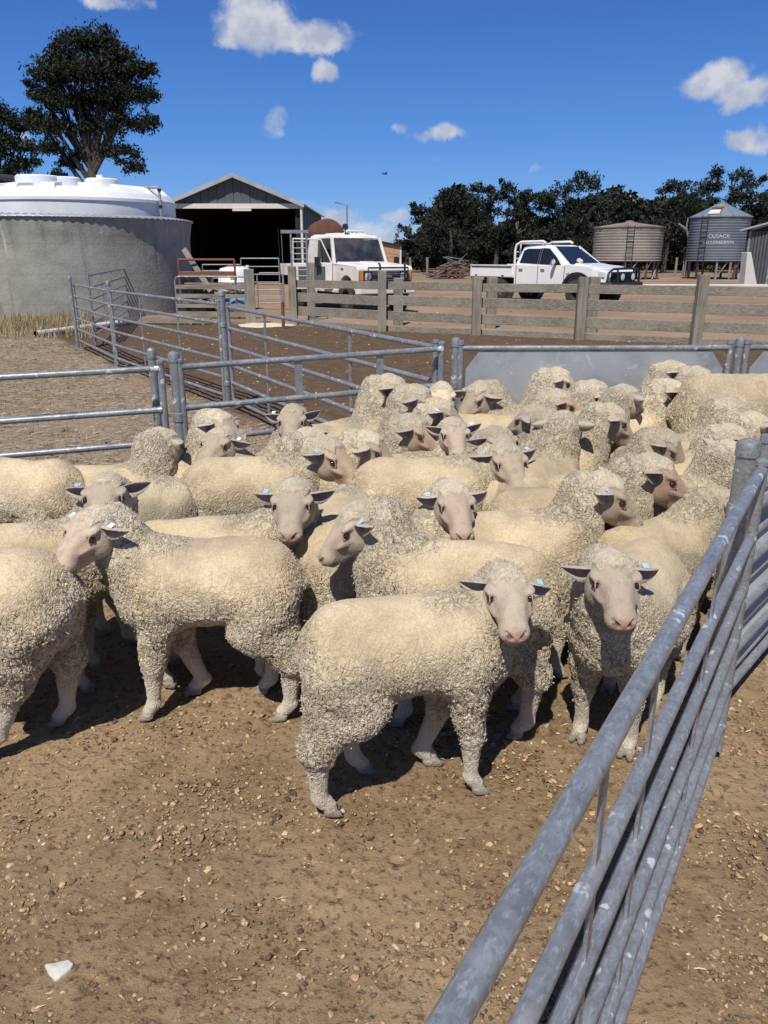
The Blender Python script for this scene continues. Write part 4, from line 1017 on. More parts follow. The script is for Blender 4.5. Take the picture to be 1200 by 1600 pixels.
for k in range(14):
    an = rs_.uniform(-.7, 1.3); c_ = Vector((rs_.uniform(-.5, .5), .7+rs_.uniform(-.2, .5), .1+k*.05)); d_ = Vector((math.cos(an), rs_.uniform(-.3, .3), math.sin(an)*.35))*rs_.uniform(.3, .65)
    MB().beam(c_-d_, c_+d_, .09, .04).build('plank', M['wood'], t)
q = at_h(338, 497, 0); t = thing('black_drum', 'black plastic drum standing behind the boarded gate left of the white spray tank', 'drum', (at_y(330, 450, 21.8).x-.25, 21.8, .12))
MB().lathe([(.01, 0), (.30, 0), (.32, .03), (.32, .30), (.335, .32), (.32, .34), (.32, .62), (.335, .64), (.32, .66), (.32, .92), (.28, .96), (.01, .96)], n=28).build('shell', M['black'], t, True)
# spray tank
X0 = at_y(368, 440, 22.4); t = thing('spray_tank', 'white plastic spray tank with a red lid and yellow label behind the gate post', 'tank', (X0.x, 22.4, .12))
MB().lathe([(.01, .48), (.42, .48), (.47, .53), (.47, .74), (.485, .76), (.47, .78), (.47, 1.02), (.40, 1.12), (.18, 1.17), (.01, 1.17)], n=28).build('shell', M['poly'], t, True)
MB().lathe([(.19, 1.16), (.19, 1.21), (.01, 1.22)], (-.02, 0, 0), 20).build('lid', simple('red_lid', (.28, .03, .02), .5), t, True)
MB().lathe([(.05, 1.14), (.05, 1.2), (.01, 1.2)], (.36, 0, 0), 12).build('cap', M['cream'], t, True)
MB().box((-.02+.05, -.478, .93), (.17, .012, .15)).build('label', M['yellow'], t)
MB().box((0, 0, .24), (.86, .8, .44)).build('stand', M['dark'], t)
X0 = at_y(372, 440, 21.3); t = thing('blue_drum', 'pale blue plastic drum below the white spray tank', 'drum', (X0.x, 21.3, .12))
MB().lathe([(.01, 0), (.24, 0), (.26, .03), (.26, .30), (.24, .36), (.12, .40), (.01, .40)], n=24).build('shell', M['blue'], t, True)
# small yard gates and dark mesh hurdles in front of the shed
a, b = at_y(402, 440, 22.2), at_y(442, 440, 22.2)
bar_gate('small_yard_gate', 'small dark pipe gate between the thick timber post and the ladder frame', 'gate', a, b, .08, 1.0, (.72, .55, .38, .2), M['galv_dull'], .018, arch=True)
a, b = at_y(378, 440, 27), at_y(437, 440, 27)
bar_gate('grey_hurdle', 'thin grey hurdle standing further back before the black shed opening', 'hurdle', a, b, .1, 1.36, (1.1, .85, .6, .35), M['galv_dull'], .02)
a, b = at_y(318, 440, 28), at_y(376, 440, 28)
bar_gate('low_hurdle', 'low grey hurdle behind the white spray tank', 'hurdle', a, b, .1, 1.15, (.95, .7, .45), M['galv_dull'], .02)
q = at_h(443, 514, 0); t = thing('rusty_stake', 'thin rusty steel stake left of the first timber fence post', 'stake', (q.x, q.y, .12)); MB().tube([(0, 0, -.05), (0, 0, .55)], .035, 8).build('bar', M['rust_red'], t, True); MB().tube([(0, 0, .5), (-.03, 0, 2.0)], .005, 6).build('wire', M['dark'], t, True)
# drafting-race ladder frame
Yl = 18.3; a, b = at_y(456.5, 430, Yl), at_y(480.5, 430, Yl); zt = at_y(465, 362, Yl).z-.12
t = thing('ladder_frame', 'narrow grey steel ladder frame with a heavy top bar at the timber fence end', 'steel frame', (a.x, Yl, .12))
w_ = b.x-a.x
for x in (0, w_): MB().tube([(x, 0, 0), (x, 0, zt-.02)], .022, 8).build('upright', M['galv_dull'], t, True)
MB().beam((-.22, 0, zt), (w_+.05, 0, zt), .06, .07).build('top_bar', M['galv_dull'], t)
MB().tube([(-.21, 0, zt), (-.19, 0, .3)], .007, 6).build('rod', M['galv_dull'], t, True)
for z in (1.62, 1.50, 1.38, 1.15, 1.02, .90, 1.75): MB().tube([(0, 0, z), (w_, 0, z)], .012, 8).build('rung', M['galv_dull'], t, True)
# grid lying on the ground and the sand
a = at_h(275, 500, 0); t = thing('fallen_grid', 'old slatted grid lying flat on the dirt by the foot of the boarded gate', 'grid', (a.x, a.y-.3, .13), -.12)
for k in range(8): MB().beam((-1.3+.02*k, -.15*k, .05), (.9+.05*k, -.15*k+.1, .05), .05, .05).build('slat', M['wood'], t)
for x in (-1.1, .7): MB().beam((x, .05, .02), (x+.15, -1.1, .02), .05, .04).build('bearer', M['wood'], t)
def mound(px, py, rx, ry, h, label, m_, name='sand_patch', cat='sand'):
    p = at_h(px, py, 0); rs = np.random.RandomState(2); vv = [(0, 0, h)]; ff = []; nr, na = 7, 28
    for i in range(1, nr+1):
        for k in range(na):
            a = 2*math.pi*k/na; u = i/nr; w_ = 1+.16*math.sin(3*a+1)+.1*math.sin(7*a); vv.append((rx*u*w_*math.cos(a), ry*u*w_*math.sin(a), h*(1-u*u)+(.012*rs.rand() if i < nr else -.02)))
    for k in range(na): ff.append((0, 1+k, 1+(k+1) % na))
    for i in range(nr-1):
        for k in range(na): a, b = 1+i*na+k, 1+i*na+(k+1) % na; ff.append((a, a+na, b+na, b))
    o = MB().add(vv, ff).build(name, m_, None, True, label=label, category=cat); o.location = (p.x, p.y, G(0, p.y)+.004); return o
mound(412, 509, .62, .42, .05, 'pale patch of spilt sand in front of the timber fence\'s first post', M['sand'])
# ------------------------------------------------------------------ yard background
Xc = at_y(507, 372, 31.0); t = thing('rusty_fuel_tank', 'rusty brown cylindrical tank raised behind the old ute beside the shed', 'fuel tank', (Xc.x, 31, .12), R(100))
hz = Xc.z-.12
MB().lathe([(.01, -1.3), (.42, -1.28), (.62, -1.2), (.65, -1.1), (.65, 1.1), (.62, 1.2), (.01, 1.28)], (0, 0, hz), 36, Matrix.Rotation(R(90), 3, 'Y')).build('shell', M['rust'], t, True)
for x in (-.8, .8):
    for y in (-.6, .6): MB().beam((x, y, 0), (x, y*.8, hz-.4), .1, .1).build('leg', M['rust'], t)
MB().tube([(-1.32, -.7, .4), (-1.32, -.7, hz+1.1), (-1.2, -.3, hz+1.2)], .03, 8).build('vent_pipe', M['galv_dull'], t, True)
a, b = at_y(583, 376, 36), at_y(625, 385, 36); t = thing('tan_hut', 'small tan boarded hut with a dark sloping roof edge behind the old ute', 'hut', (a.x, 36, .12))
w_ = b.x-a.x; za, zb = a.z-.12, b.z-.12
for k in range(5):
    h0, h1 = k/5, (k+1)/5; f_ = lambda x, u: (za+(zb-za)*x/w_)*u
    MB().hexa([(0, 0, f_(0, h0)), (w_, 0, f_(w_, h0)), (w_, .04, f_(w_, h0)), (0, .04, f_(0, h0)), (0, 0, f_(0, h1)-.012), (w_, 0, f_(w_, h1)-.012), (w_, .04, f_(w_, h1)-.012), (0, .04, f_(0, h1)-.012)]).build('board', M['ply'], t)
MB().hexa([(-.1, -.1, za), (w_+.06, -.1, zb), (w_+.06, 2.2, zb), (-.1, 2.2, za), (-.1, -.1, za+.07), (w_+.06, -.1, zb+.07), (w_+.06, 2.2, zb+.07), (-.1, 2.2, za+.07)]).build('roof', M['dark'], t)
MB().box((w_+.03, .03, zb/2), (.07, .07, zb)).build('corner_post', M['old_white'], t); MB().box((w_, 1.1, zb/2), (.05, 2.0, zb)).build('side_wall', M['ply'], t); MB().box((.02, 1.1, za/2), (.05, 2.0, za)).build('side_wall', M['ply'], t)
def silo(name, label, px0, px1, pyt, pyb, pyp, Y, m_, mr_, text=None, legs=9, ground_y=None, ladder=None, hatch=False):
    a, b = at_y(px0, pyt, Y), at_y(px1, pyb, Y); pk = at_y((px0+px1)/2, pyp, Y); r_ = (b.x-a.x)/2; X = (a.x+b.x)/2; g0 = .12; z1, z0 = a.z-g0, b.z-g0
    t = thing(name, label, 'silo', (X, Y+r_, g0)); prof = []; nb = max(8, int((z1-z0)/.16))
    for k in range(nb+1):
        z = z0+(z1-z0)*k/nb
        prof += [(r_+.025, z), (r_+.025, z+.02), (r_-.02, z+.05)] if k < nb else [(r_+.02, z)]
    MB().lathe(prof, n=56).build('wall', m_, t, True)
    n = 16
    for k in range(n):  # roof sheets
        a0, a1 = 2*math.pi*k/n, 2*math.pi*(k+1)/n-.012; q = lambda a_, rr, z: (rr*math.cos(a_), rr*math.sin(a_), z)
        rt = r_+.10; zp = pk.z-g0
        MB().hexa([q(a0, rt, z1-.02), q(a1, rt, z1-.02), q(a1, .25, zp-.02), q(a0, .25, zp-.02), q(a0, rt, z1+.03), q(a1, rt, z1+.03), q(a1, .25, zp+.03), q(a0, .25, zp+.03)]).build('roof_sheet', mr_, t)
    MB().lathe([(.28, zp-.02), (.28, zp+.10), (.01, zp+.14)], n=20).build('cap', mr_, t, True)
    MB().lathe([(.01, z0-.3), (r_*.5, z0-.1), (r_-.02, z0)], n=32).build('floor', M['dark'], t, True)
    for k in range(legs):
        an = 2*math.pi*(k+.3)/legs; MB().box(((r_-.12)*math.cos(an), (r_-.12)*math.sin(an), z0/2), (.11, .11, z0)).build('leg', M['rust'] if k % 3 else M['galv_dull'], t)
    for k in range(3): an = -1.9+.5*k; MB().beam(((r_-.1)*math.cos(an), (r_-.1)*math.sin(an), 0), ((r_-.1)*math.cos(an+.4), (r_-.1)*math.sin(an+.4), z0), .06, .06).build('brace', M['galv_dull'], t)
    if ladder is not None:
        an = ladder; u = Vector((math.cos(an), math.sin(an), 0)); v = Vector((-u.y, u.x, 0)); ld = MB()
        for s_ in (-.2, .2): ld.beam(u*(r_+.12)+v*s_+Vector((0, 0, .1)), u*(r_+.12)+v*s_+Vector((0, 0, z1+.1)), .04, .04)
        lo = ld.build('ladder', M['dark'], t)
        for k in range(int(z1/.3)): MB().beam(u*(r_+.12)-v*.2+Vector((0, 0, .3+.3*k)), u*(r_+.12)+v*.2+Vector((0, 0, .3+.3*k)), .03, .03).build('rung', M['dark'], lo)
    if hatch:
        sl = Vector((-.60, -.8, 0)).normalized(); pm = lambda f_: sl*(rt+(.25-rt)*f_)+Vector((0, 0, z1+(zp-z1)*f_+.06)); v = Vector((-sl.y, sl.x, 0))
        for f0, f1, mm in ((.12, .40, M['pale_conc']), (.48, .60, M['rust']), (.66, .82, M['galv_dull'])):
            p0, p1 = pm(f0), pm(f1); MB().hexa([p0-v*.34, p0+v*.34, p1+v*.3, p1-v*.3, p0-v*.34+Vector((0, 0, .05)), p0+v*.34+Vector((0, 0, .05)), p1+v*.3+Vector((0, 0, .05)), p1-v*.3+Vector((0, 0, .05))]).build('hatch', mm, t)
    if text:
        for body, zz, sz, tr in text:
            cu = bpy.data.curves.new('lettering', 'FONT'); cu.body = body; cu.size = sz; cu.align_x = 'CENTER'; cu.space_character = 1.08; cu.offset = .003
            o = bpy.data.objects.new('tmp', cu); COL.objects.link(o); bpy.context.view_layer.update()
            me = bpy.data.meshes.new_from_object(o.evaluated_get(bpy.context.evaluated_depsgraph_get())); bpy.data.objects.remove(o)
            bm = bmesh.new(); bm.from_mesh(me)
            for v_ in bm.verts:
                an = -math.pi/2+tr+v_.co.x/r_; z = zz+v_.co.y; v_.co = ((r_+.034)*math.cos(an), (r_+.034)*math.sin(an), z)
            bm.to_mesh(me); bm.free(); me.materials.clear(); me.materials.append(M['letter']); link('lettering', me, parent=t)
    return t
silo('weathered_silo', 'squat weathered corrugated silo with rusty roof standing on stumps', 945, 1048, 354, 408, 346, 50, M['silo_rust'], M['silo_roof'], ladder=-1.80)
silo('blue_grey_silo', 'tall blue-grey silo with a conical roof and white lettering', 1099, 1181, 338, 408, 316, 50, M['silo_blue'], simple('silo_cone_steel', (.24, .265, .30), .5, .4, var=.08), text=[('CUSACK', 1.78+.68, .30, -.36), ('KELLERBERRIN', 1.78+.33, .26, -.36)], ladder=-2.42, hatch=True)
def hut():
    Y = 38.0; a = at_y(1167, 358, Y); g0 = .12; z1 = a.z-g0; t = thing('tin_hut', 'grey corrugated iron hut cut off by the right edge of the photo', 'hut', (a.x, Y, g0), R(-29))
    n = 26
    for k in range(n):
        x = .10+k*.14; MB().lathe([(.07, 0), (.07, z1-.1)], (x+.07, .05, 0), 8, None, math.pi, 2*math.pi).build('cladding_sheet', M['shed'] if k % 7 else M['galv_dull'], t, True)
    MB().box((.06, 1.6, z1/2), (.06, 3.2, z1)).build('side_wall', M['shed_dark'], t)
    MB().hexa([(-.25, -.3, z1-.10), (4.2, -.3, z1+1.1), (4.2, 3.4, z1+1.1), (-.25, 3.4, z1-.10), (-.25, -.3, z1-.02), (4.2, -.3, z1+1.18), (4.2, 3.4, z1+1.18), (-.25, 3.4, z1-.02)]).build('roof', M['shed_roof'], t)
    MB().prism([(.1, z1-.1), (3.8, z1-.1), (3.8, z1+1.0)], 0.0, .05).build('gable', M['shed_dark'], t)
    b = at_y(1163, 446, 36.5); c = at_y(1186, 446, 36.5); d = at_y(1168, 394, 36.5); e = at_y(1174, 394, 36.5)
    t = thing('concrete_buttress', 'pale tapering concrete slab standing in front of the tin hut', 'concrete slab', (b.x, 36.5, .12))
    MB().hexa([(0, 0, -.1), (c.x-b.x, 0, -.1), (c.x-b.x, .6, -.1), (0, .6, -.1), (d.x-b.x, 0, d.z-.12), (e.x-b.x, 0, e.z-.12), (e.x-b.x, .6, e.z-.12), (d.x-b.x, .6, d.z-.12)]).build('slab', M['pale_conc'], t, bevel=.02)
    a = at_y(1003, 449.0, 34); b = at_y(1290, 451, 34)
    t = thing('concrete_trough', 'long low white concrete kerb beyond the fence running to the right edge', 'kerb', (a.x, 34, .12))
    MB().box(((b.x-a.x)/2, 0, .13), (b.x-a.x, .8, .30)).build('kerb', M['pale_conc'], t, bevel=.02)
hut()
# brush heap
def brush_heap():
    c = at_y(708, 420, 52); t = thing('brush_heap', 'grey heap of dead branches and an old red harrow frame before the trees', 'brush heap', (c.x, 52, .12)); rs = random.Random(4)
    for k in range(70):
        x = rs.gauss(0, .75); h = max(.1, 1.15*math.exp(-(x-.3)**2/1.0))*rs.uniform(.1, 1); a = rs.uniform(-.7, .7); l_ = rs.uniform(.4, 1.0)
        p = Vector((x, rs.uniform(-.6, .6), h)); d_ = Vector((math.cos(a), rs.uniform(-.4, .4), math.sin(a)*.6))*l_
        m_ = p+Vector((0, 0, rs.uniform(-.1, .15)))
        MB().tube([p-d_, m_, p+d_*.9+Vector((0, 0, rs.uniform(-.1, .2)))], [.045, .035, .012], 6).build('branch', M['felt'], t)
    for z in (.25, .62): MB().beam((-1.6, -1.0, z), (1.4, -1.0, z), .06, .07).build('frame_bar', M['rust_red'], t)
    for x in (-1.2, -.4, .4, 1.1): MB().beam((x, -1.0, 0), (x, -1.0, .62), .06, .06).build('frame_leg', M['rust_red'], t)
brush_heap()
for k, (px, Y) in enumerate(((642, 58), (668, 58), (1056, 58), (1068, 58), (1140, 60))):
    q = at_y(px, 420, Y); t = thing('strainer_post', ['leaning grey post below the thin tree at the left end of the tree line', 'short grey post left of the brush heap', 'pale short post between the two silos, the left of a pair', 'pale short post between the two silos, the right of a pair', 'dark post among the blue-grey silo\'s legs'][k], 'post', (q.x, Y, .12), 0, 'posts along the far fence line')
    MB().tube([(0, 0, -.1), (.08*(k-2)*.4, 0, 1.3)], .09, 8).build('log', M['wood_post'], t, True)

# ------------------------------------------------------------------ trees
def tree(name, label, base, lobes, trunk, n_leaf, leaf, mt, bark, seed, group=None, limbs=9, cat='tree', drop=.0, bare=0):
    "lobes: (x, y, z, r) clumps of foliage relative to the base; trunk: (height, radius, lean)"
    rs = np.random.RandomState(seed); rr = random.Random(seed)
    t = thing(name, label, cat, base, 0, group)
    H_, r_, lean = trunk; tp = Vector((lean, 0, H_)); tk = MB()
    pts = [Vector((0, 0, -.3)), Vector((lean*.15, 0, H_*.3)), Vector((lean*.5+r_*.4, 0, H_*.65)), tp]
    tk.tube(pts, [r_*1.25, r_, r_*.8, r_*.55], 10)
    tk.build('trunk', bark, t, True)
    lb = sorted(lobes, key=lambda q: -q[3]); use = lb[:limbs]
    for L_ in use:
        c = Vector(L_[:3]); st_ = pts[2] if c.z < H_*1.4 else tp; st_ = st_.lerp(tp, rr.random()); mid = st_.lerp(c, .5)+Vector((rr.uniform(-.1, .1), rr.uniform(-.1, .1), -.08))*L_[3]
        b = MB(); b.tube([st_, mid, c], [r_*.42, r_*.28, r_*.10], 8)
        for k in range(3):
            e = c+Vector((rr.uniform(-1, 1), rr.uniform(-1, 1), rr.uniform(-.5, .8)))*L_[3]*.85; b.tube([mid.lerp(c, .4+.2*k), mid.lerp(e, .6)+Vector((0, 0, .05)), e], [r_*.14, r_*.09, r_*.03], 6)
        b.build('limb', bark, t, True)
    for k in range(bare):
        an = rr.uniform(-1, 1); e = tp+Vector((an*H_*.25, rr.uniform(-.5, .5), H_*rr.uniform(.45, .8))); b = MB(); m_ = tp.lerp(e, .5)+Vector((rr.uniform(-.3, .3), 0, 0))
        b.tube([tp, m_, e], [r_*.3, r_*.18, .015], 6)
        for q in range(4): f_ = m_.lerp(e, rr.random()); b.tube([f_, f_+Vector((rr.uniform(-.7, .7), rr.uniform(-.3, .3), rr.uniform(.1, .7)))], [r_*.08, .008], 5)
        b.build('dead_limb', M['bark_pale'], t, True)
    # foliage: leaf sprays gathered in small tufts through each lobe's shell
    w = np.array([q[3]**2 for q in lobes]); w /= w.sum(); nt = max(20, n_leaf//22); li = rs.choice(len(lobes), nt, p=w); Lb = np.array(lobes)[li]
    d = rs.randn(nt, 3); d /= np.linalg.norm(d, axis=1)[:, None]; d[:, 2] = np.where(d[:, 2] < -.35, -d[:, 2]*.4, d[:, 2]); rad = Lb[:, 3]*(.25+.85*rs.rand(nt)**.5)
    tc = Lb[:, :3]+d*rad[:, None]*np.array([1, 1, .82]); tr = Lb[:, 3]*rs.uniform(.12, .26, nt)+leaf*.8
    k = 22; c = np.repeat(tc, k, 0)+rs.randn(nt*k, 3)*np.repeat(tr, k)[:, None]*np.array([.62, .62, .5]); n = len(c)
    c[:, 2] -= np.abs(rs.randn(n))*drop
    a = rs.randn(n, 3); a[:, 2] -= .7; a /= np.linalg.norm(a, axis=1)[:, None]; b = np.cross(a, rs.randn(n, 3)); b /= np.linalg.norm(b, axis=1)[:, None]
    s = leaf*rs.uniform(.6, 1.4, n)[:, None]
    V = np.stack([c-a*s, c+b*s*.38, c+a*s, c-b*s*.38], 1).reshape(-1, 3); F = np.arange(n*4).reshape(-1, 4)
    np_mesh('crown', V, F, mt, parent=t)
    return t

def big_trees():
    Y = 43.0; b = at_y(140, 300, Y); s = 1/(FPX/(Y*math.cos(PITCH)+.0)); P_ = lambda px, py, r, dy=0: ((at_y(px, py, Y).x-b.x), dy, at_y(px, py, Y).z-.12, r*s)
    lob = [P_(120, 75, 30), P_(155, 70, 28), P_(90, 95, 26, .6), P_(185, 90, 24), P_(75, 125, 28), P_(120, 120, 38, -.5), P_(165, 120, 36), P_(210, 115, 26), P_(235, 112, 16), P_(62, 150, 20, .4), P_(100, 165, 34), P_(150, 165, 38, .5), P_(200, 155, 30), P_(225, 150, 18),
           P_(65, 190, 22), P_(95, 205, 26, -.4), P_(135, 205, 26), P_(185, 200, 28), P_(222, 200, 20), P_(235, 190, 14), P_(80, 235, 20), P_(105, 255, 18, .5), P_(195, 240, 20), P_(215, 265, 18), P_(90, 275, 12), P_(125, 245, 12), P_(160, 240, 13), P_(48, 135, 9), P_(190, 255, 10)]
    tree('gum_tree', 'tall dark gum tree rising alone behind the white tank', (b.x, Y, .12), lob, (5.6, .40, .25), 36000, .095, M['leaf'], M['bark'], 3, limbs=16)
    Y = 47.0; b = at_y(-20, 300, Y); s = Y*math.cos(PITCH)/FPX
    lob = [P2 for P2 in [((at_y(px, py, Y).x-b.x), dy, at_y(px, py, Y).z-.12, r*s) for px, py, r, dy in ((5, 190, 26, 0), (30, 200, 20, .4), (-25, 180, 30, 0), (10, 225, 24, -.4), (40, 235, 18, 0), (-15, 240, 30, .5), (30, 262, 20, 0), (52, 255, 10, 0), (0, 275, 20, 0), (-50, 220, 30, 0))]]
    tree('gum_tree', 'smaller dark gum tree cut off by the left edge behind the lean-to', (b.x, Y, .12), lob, (4.2, .30, .2), 14000, .095, M['leaf'], M['bark'], 5, limbs=9)
big_trees()
def tree_line():
    rs = random.Random(12)
    T_ = [ # px, top y, Y, width px, kind, label
        (636, 352, 70, 40, 1, 'thin pale grey tree at the left end of the tree line beside the tan hut'),
        (662, 318, 72, 62, 0, 'rounded dark tree sloping down to the left end of the tree line'),
        (702, 296, 66, 80, 0, 'broad dark tree behind the brush heap'),
        (742, 283, 74, 70, 0, 'dark tree with small tufts standing out above its crown, above the brush heap'),
        (775, 280, 68, 74, 0, 'dark tree with tufted crown above the newer ute\'s tray'),
        (812, 290, 75, 70, 0, 'dark tree with pale bare limbs showing inside, above the newer ute\'s cab'),
        (850, 300, 66, 72, 0, 'dark low-crowned tree behind the newer ute\'s windscreen'),
        (892, 266, 70, 96, 0, 'tallest dark tree of the left clump with bare twigs on top'),
        (940, 300, 74, 60, 1, 'mid-height tree rising left of the weathered silo'),
        (972, 312, 76, 62, 0, 'lower tree directly behind the weathered silo roof'),
        (1036, 282, 68, 84, 0, 'dark tree between the two silos, to the left of the bare trunk'),
        (1072, 276, 75, 80, 1, 'greyish tree behind the gap between the silos'),
        (1112, 258, 72, 78, 0, 'tall dark tree with a knobbly top behind the blue-grey silo'),
        (1160, 276, 68, 84, 0, 'dark tree right of the blue-grey silo above the tin hut'),
        (1205, 262, 74, 80, 0, 'dark tree at the right edge above the tin hut roof'),
        (1250, 272, 70, 80, 0, 'dark tree whose left side just shows at the right edge')]
    for i, (px, py, Y, w_, kd, lab) in enumerate(T_):
        s = Y*math.cos(PITCH)/FPX; b = at_y(px, 420, Y); top = at_y(px, py, Y).z-.12; wd = w_*s*.5; lob = []; n = 11
        for k in range(n):
            u = (k+.5)/n; zz = top*(.24+.66*u); sp = wd*(1.12-.75*u**2)
            lob.append((rs.uniform(-1, 1)*sp, rs.uniform(-1, 1)*wd*.8, zz+rs.uniform(-.3, .3), wd*rs.uniform(.38, .58)*(1.15-.45*u)))
        lob += [(rs.uniform(-.35, .35)*wd, 0, top*.90, wd*.34), (rs.uniform(-.6, .6)*wd, 0, top*.97, wd*.15), (rs.uniform(-.6, .6)*wd, .5, top*.9, wd*.2)]
        lob += [(sx*wd*.7, rs.uniform(-.6, .6)*wd, top*.30, wd*.42) for sx in (-1, 0, 1)]+[(sx*wd*.8, 1.0, top*.13, wd*.36) for sx in (-1, .2, .9)]
        tree('gum_tree', lab, (b.x, Y, .12), lob, (top*.48, .20, rs.uniform(-.5, .5)), 8200 if kd == 0 else 4200, .135, M['leaf'] if kd == 0 else M['leaf_grey'], M['bark'] if kd == 0 else M['bark_pale'], 40+i, 'trees in the dark line behind the utes', limbs=6, bare=2 if i in (5, 7) else 0)
    q = at_y(1072, 424, 57); t = thing('dead_tree', 'bare pale forked tree trunk between the two silos', 'tree', (q.x, 57, .12))
    MB().tube([(0, 0, -.1), (.05, 0, 1.8), (-.05, 0, 2.6)], [.20, .15, .13], 10).build('trunk', M['bark_pale'], t, True)
    for p in ([(-.05, 0, 2.5), (-.35, 0, 3.2), (-.3, 0, 3.9)], [(0, 0, 2.4), (.5, 0, 3.1), (1.3, 0, 3.5), (1.7, .2, 3.6)], [(.4, 0, 3.0), (.9, .2, 3.0)], [(-.3, 0, 3.1), (-.9, 0, 3.5)]): MB().tube(p, [.10, .07, .045, .03][:len(p)], 8).build('limb', M['bark_pale'], t, True)
    # further wood closing the gaps
    rs2 = np.random.RandomState(5); n = 52000; x = rs2.uniform(2, 75, n); y = rs2.uniform(79, 96, n); g_ = np.maximum(2.2, 5.6+1.6*np.sin(x*.31)+1.1*np.sin(x*.83+2)-3.2*np.exp(-((x-2)/3)**2)); z = .1+g_*rs2.rand(n)**.8
    c = np.stack([x, y, z], 1); a = rs2.randn(n, 3); a /= np.linalg.norm(a, axis=1)[:, None]; b = np.cross(a, rs2.randn(n, 3)); b /= np.linalg.norm(b, axis=1)[:, None]; s = rs2.uniform(.2, .55, n)[:, None]
    V = np.stack([c-a*s, c+b*s*.6, c+a*s, c-b*s*.6], 1).reshape(-1, 3); np_mesh('distant_wood', V, np.arange(n*4).reshape(-1, 4), M['leaf'], kind='stuff')
tree_line()
def far_scrub():
    rs = np.random.RandomState(9); n = 9000; x = rs.uniform(-160, 70, n); y = rs.uniform(260, 300, n); z = rs.uniform(0, 1, n)*(3.2+1.5*np.sin(x*.07)+np.sin(x*.31)); c = np.stack([x, y, z], 1)
    a = rs.randn(n, 3); a /= np.linalg.norm(a, axis=1)[:, None]; b = np.cross(a, rs.randn(n, 3)); b /= np.linalg.norm(b, axis=1)[:, None]; s = rs.uniform(.6, 1.3, n)[:, None]
    np_mesh('far_scrub', np.stack([c-a*s, c+b*s*.7, c+a*s, c-b*s*.7], 1).reshape(-1, 3), np.arange(n*4).reshape(-1, 4), M['leaf_grey'], kind='stuff')
far_scrub()
# bird
q = at_y(602, 272, 60); t = thing('bird', 'tiny dark bird gliding in the blue sky above the old ute', 'bird', q, .5)
MB().tube([(-.22, 0, 0), (-.1, 0, .01), (.1, 0, .01), (.2, 0, 0)], [.012, .045, .04, .01], 8).build('body', M['dark'], t, True)
for s_ in (-1, 1): MB().hexa([(-.06, 0, 0), (.08, 0, 0), (.0, s_*.28, .10), (-.10, s_*.28, .10), (-.06, 0, .012), (.08, 0, .012), (.0, s_*.28, .105), (-.10, s_*.28, .105)]).hexa([(-.10, s_*.28, .10), (.0, s_*.28, .10), (-.10, s_*.50, .02), (-.12, s_*.50, .02), (-.10, s_*.28, .105), (.0, s_*.28, .105), (-.10, s_*.50, .022), (-.12, s_*.50, .022)]).build('wing', M['dark'], t)
# ------------------------------------------------------------------ utes
def wheel(t, x, y, r, w_, side, rim_m):
    c = Vector((x, y, r)); Mx = Matrix.Rotation(R(90), 3, 'X')
    o = thing('wheel', None, None, (0, 0, 0)); bpy.data.objects.remove(o)
    ty = MB().lathe([(r*.58, -w_/2), (r*.9, -w_/2), (r*.985, -w_*.40), (r, -w_*.2), (r, w_*.2), (r*.985, w_*.40), (r*.9, w_/2), (r*.58, w_/2), (r*.58, -w_/2)], c, 32, Mx).build('wheel', M['rubber'], t, True)
    for k in range(24):
        a = 2*math.pi*k/24; MB
    tr = MB()
    for k in range(30):
        a = 2*math.pi*k/30; q = c+Vector((math.cos(a)*r, 0, math.sin(a)*r)); tr.box(q, (.05, w_*.86, .022), Matrix.Rotation(-a+R(90), 3, 'Y'))
    tr.build('tread', M['rubber'], ty)
    rm = MB().lathe([(.001, side*w_*.22), (r*.20, side*w_*.25), (r*.24, side*w_*.12), (r*.48, side*w_*.20), (r*.58, side*w_*.42), (r*.60, side*w_*.44)], c, 24, Mx); 
    for k in range(6):
        a = 2*math.pi*k/6; rm.beam(c+Vector((math.cos(a)*r*.15, -side*w_*.27, math.sin(a)*r*.15)), c+Vector((math.cos(a)*r*.56, -side*w_*.36, math.sin(a)*r*.56)), .07, .03, (0, 1, 0))
    rm.build('rim', rim_m, ty, True)
def lettering(t, body, size, mm, Mw, name='lettering', off=.004):
    cu = bpy.data.curves.new('lettering', 'FONT'); cu.body = body; cu.size = size; cu.align_x = 'CENTER'; cu.extrude = .002; cu.offset = off; cu.resolution_u = 2
    o = bpy.data.objects.new('tmp', cu); COL.objects.link(o); bpy.context.view_layer.update()
    me = bpy.data.meshes.new_from_object(o.evaluated_get(bpy.context.evaluated_depsgraph_get())); bpy.data.objects.remove(o)
    me.transform(Mw); me.materials.clear(); me.materials.append(mm); return link(name, me, parent=t)
def frame_mat(o, x, y, z):  # columns: text right, text up, outward
    return Matrix.Translation(o) @ Matrix((x, y, z)).transposed().to_4x4()

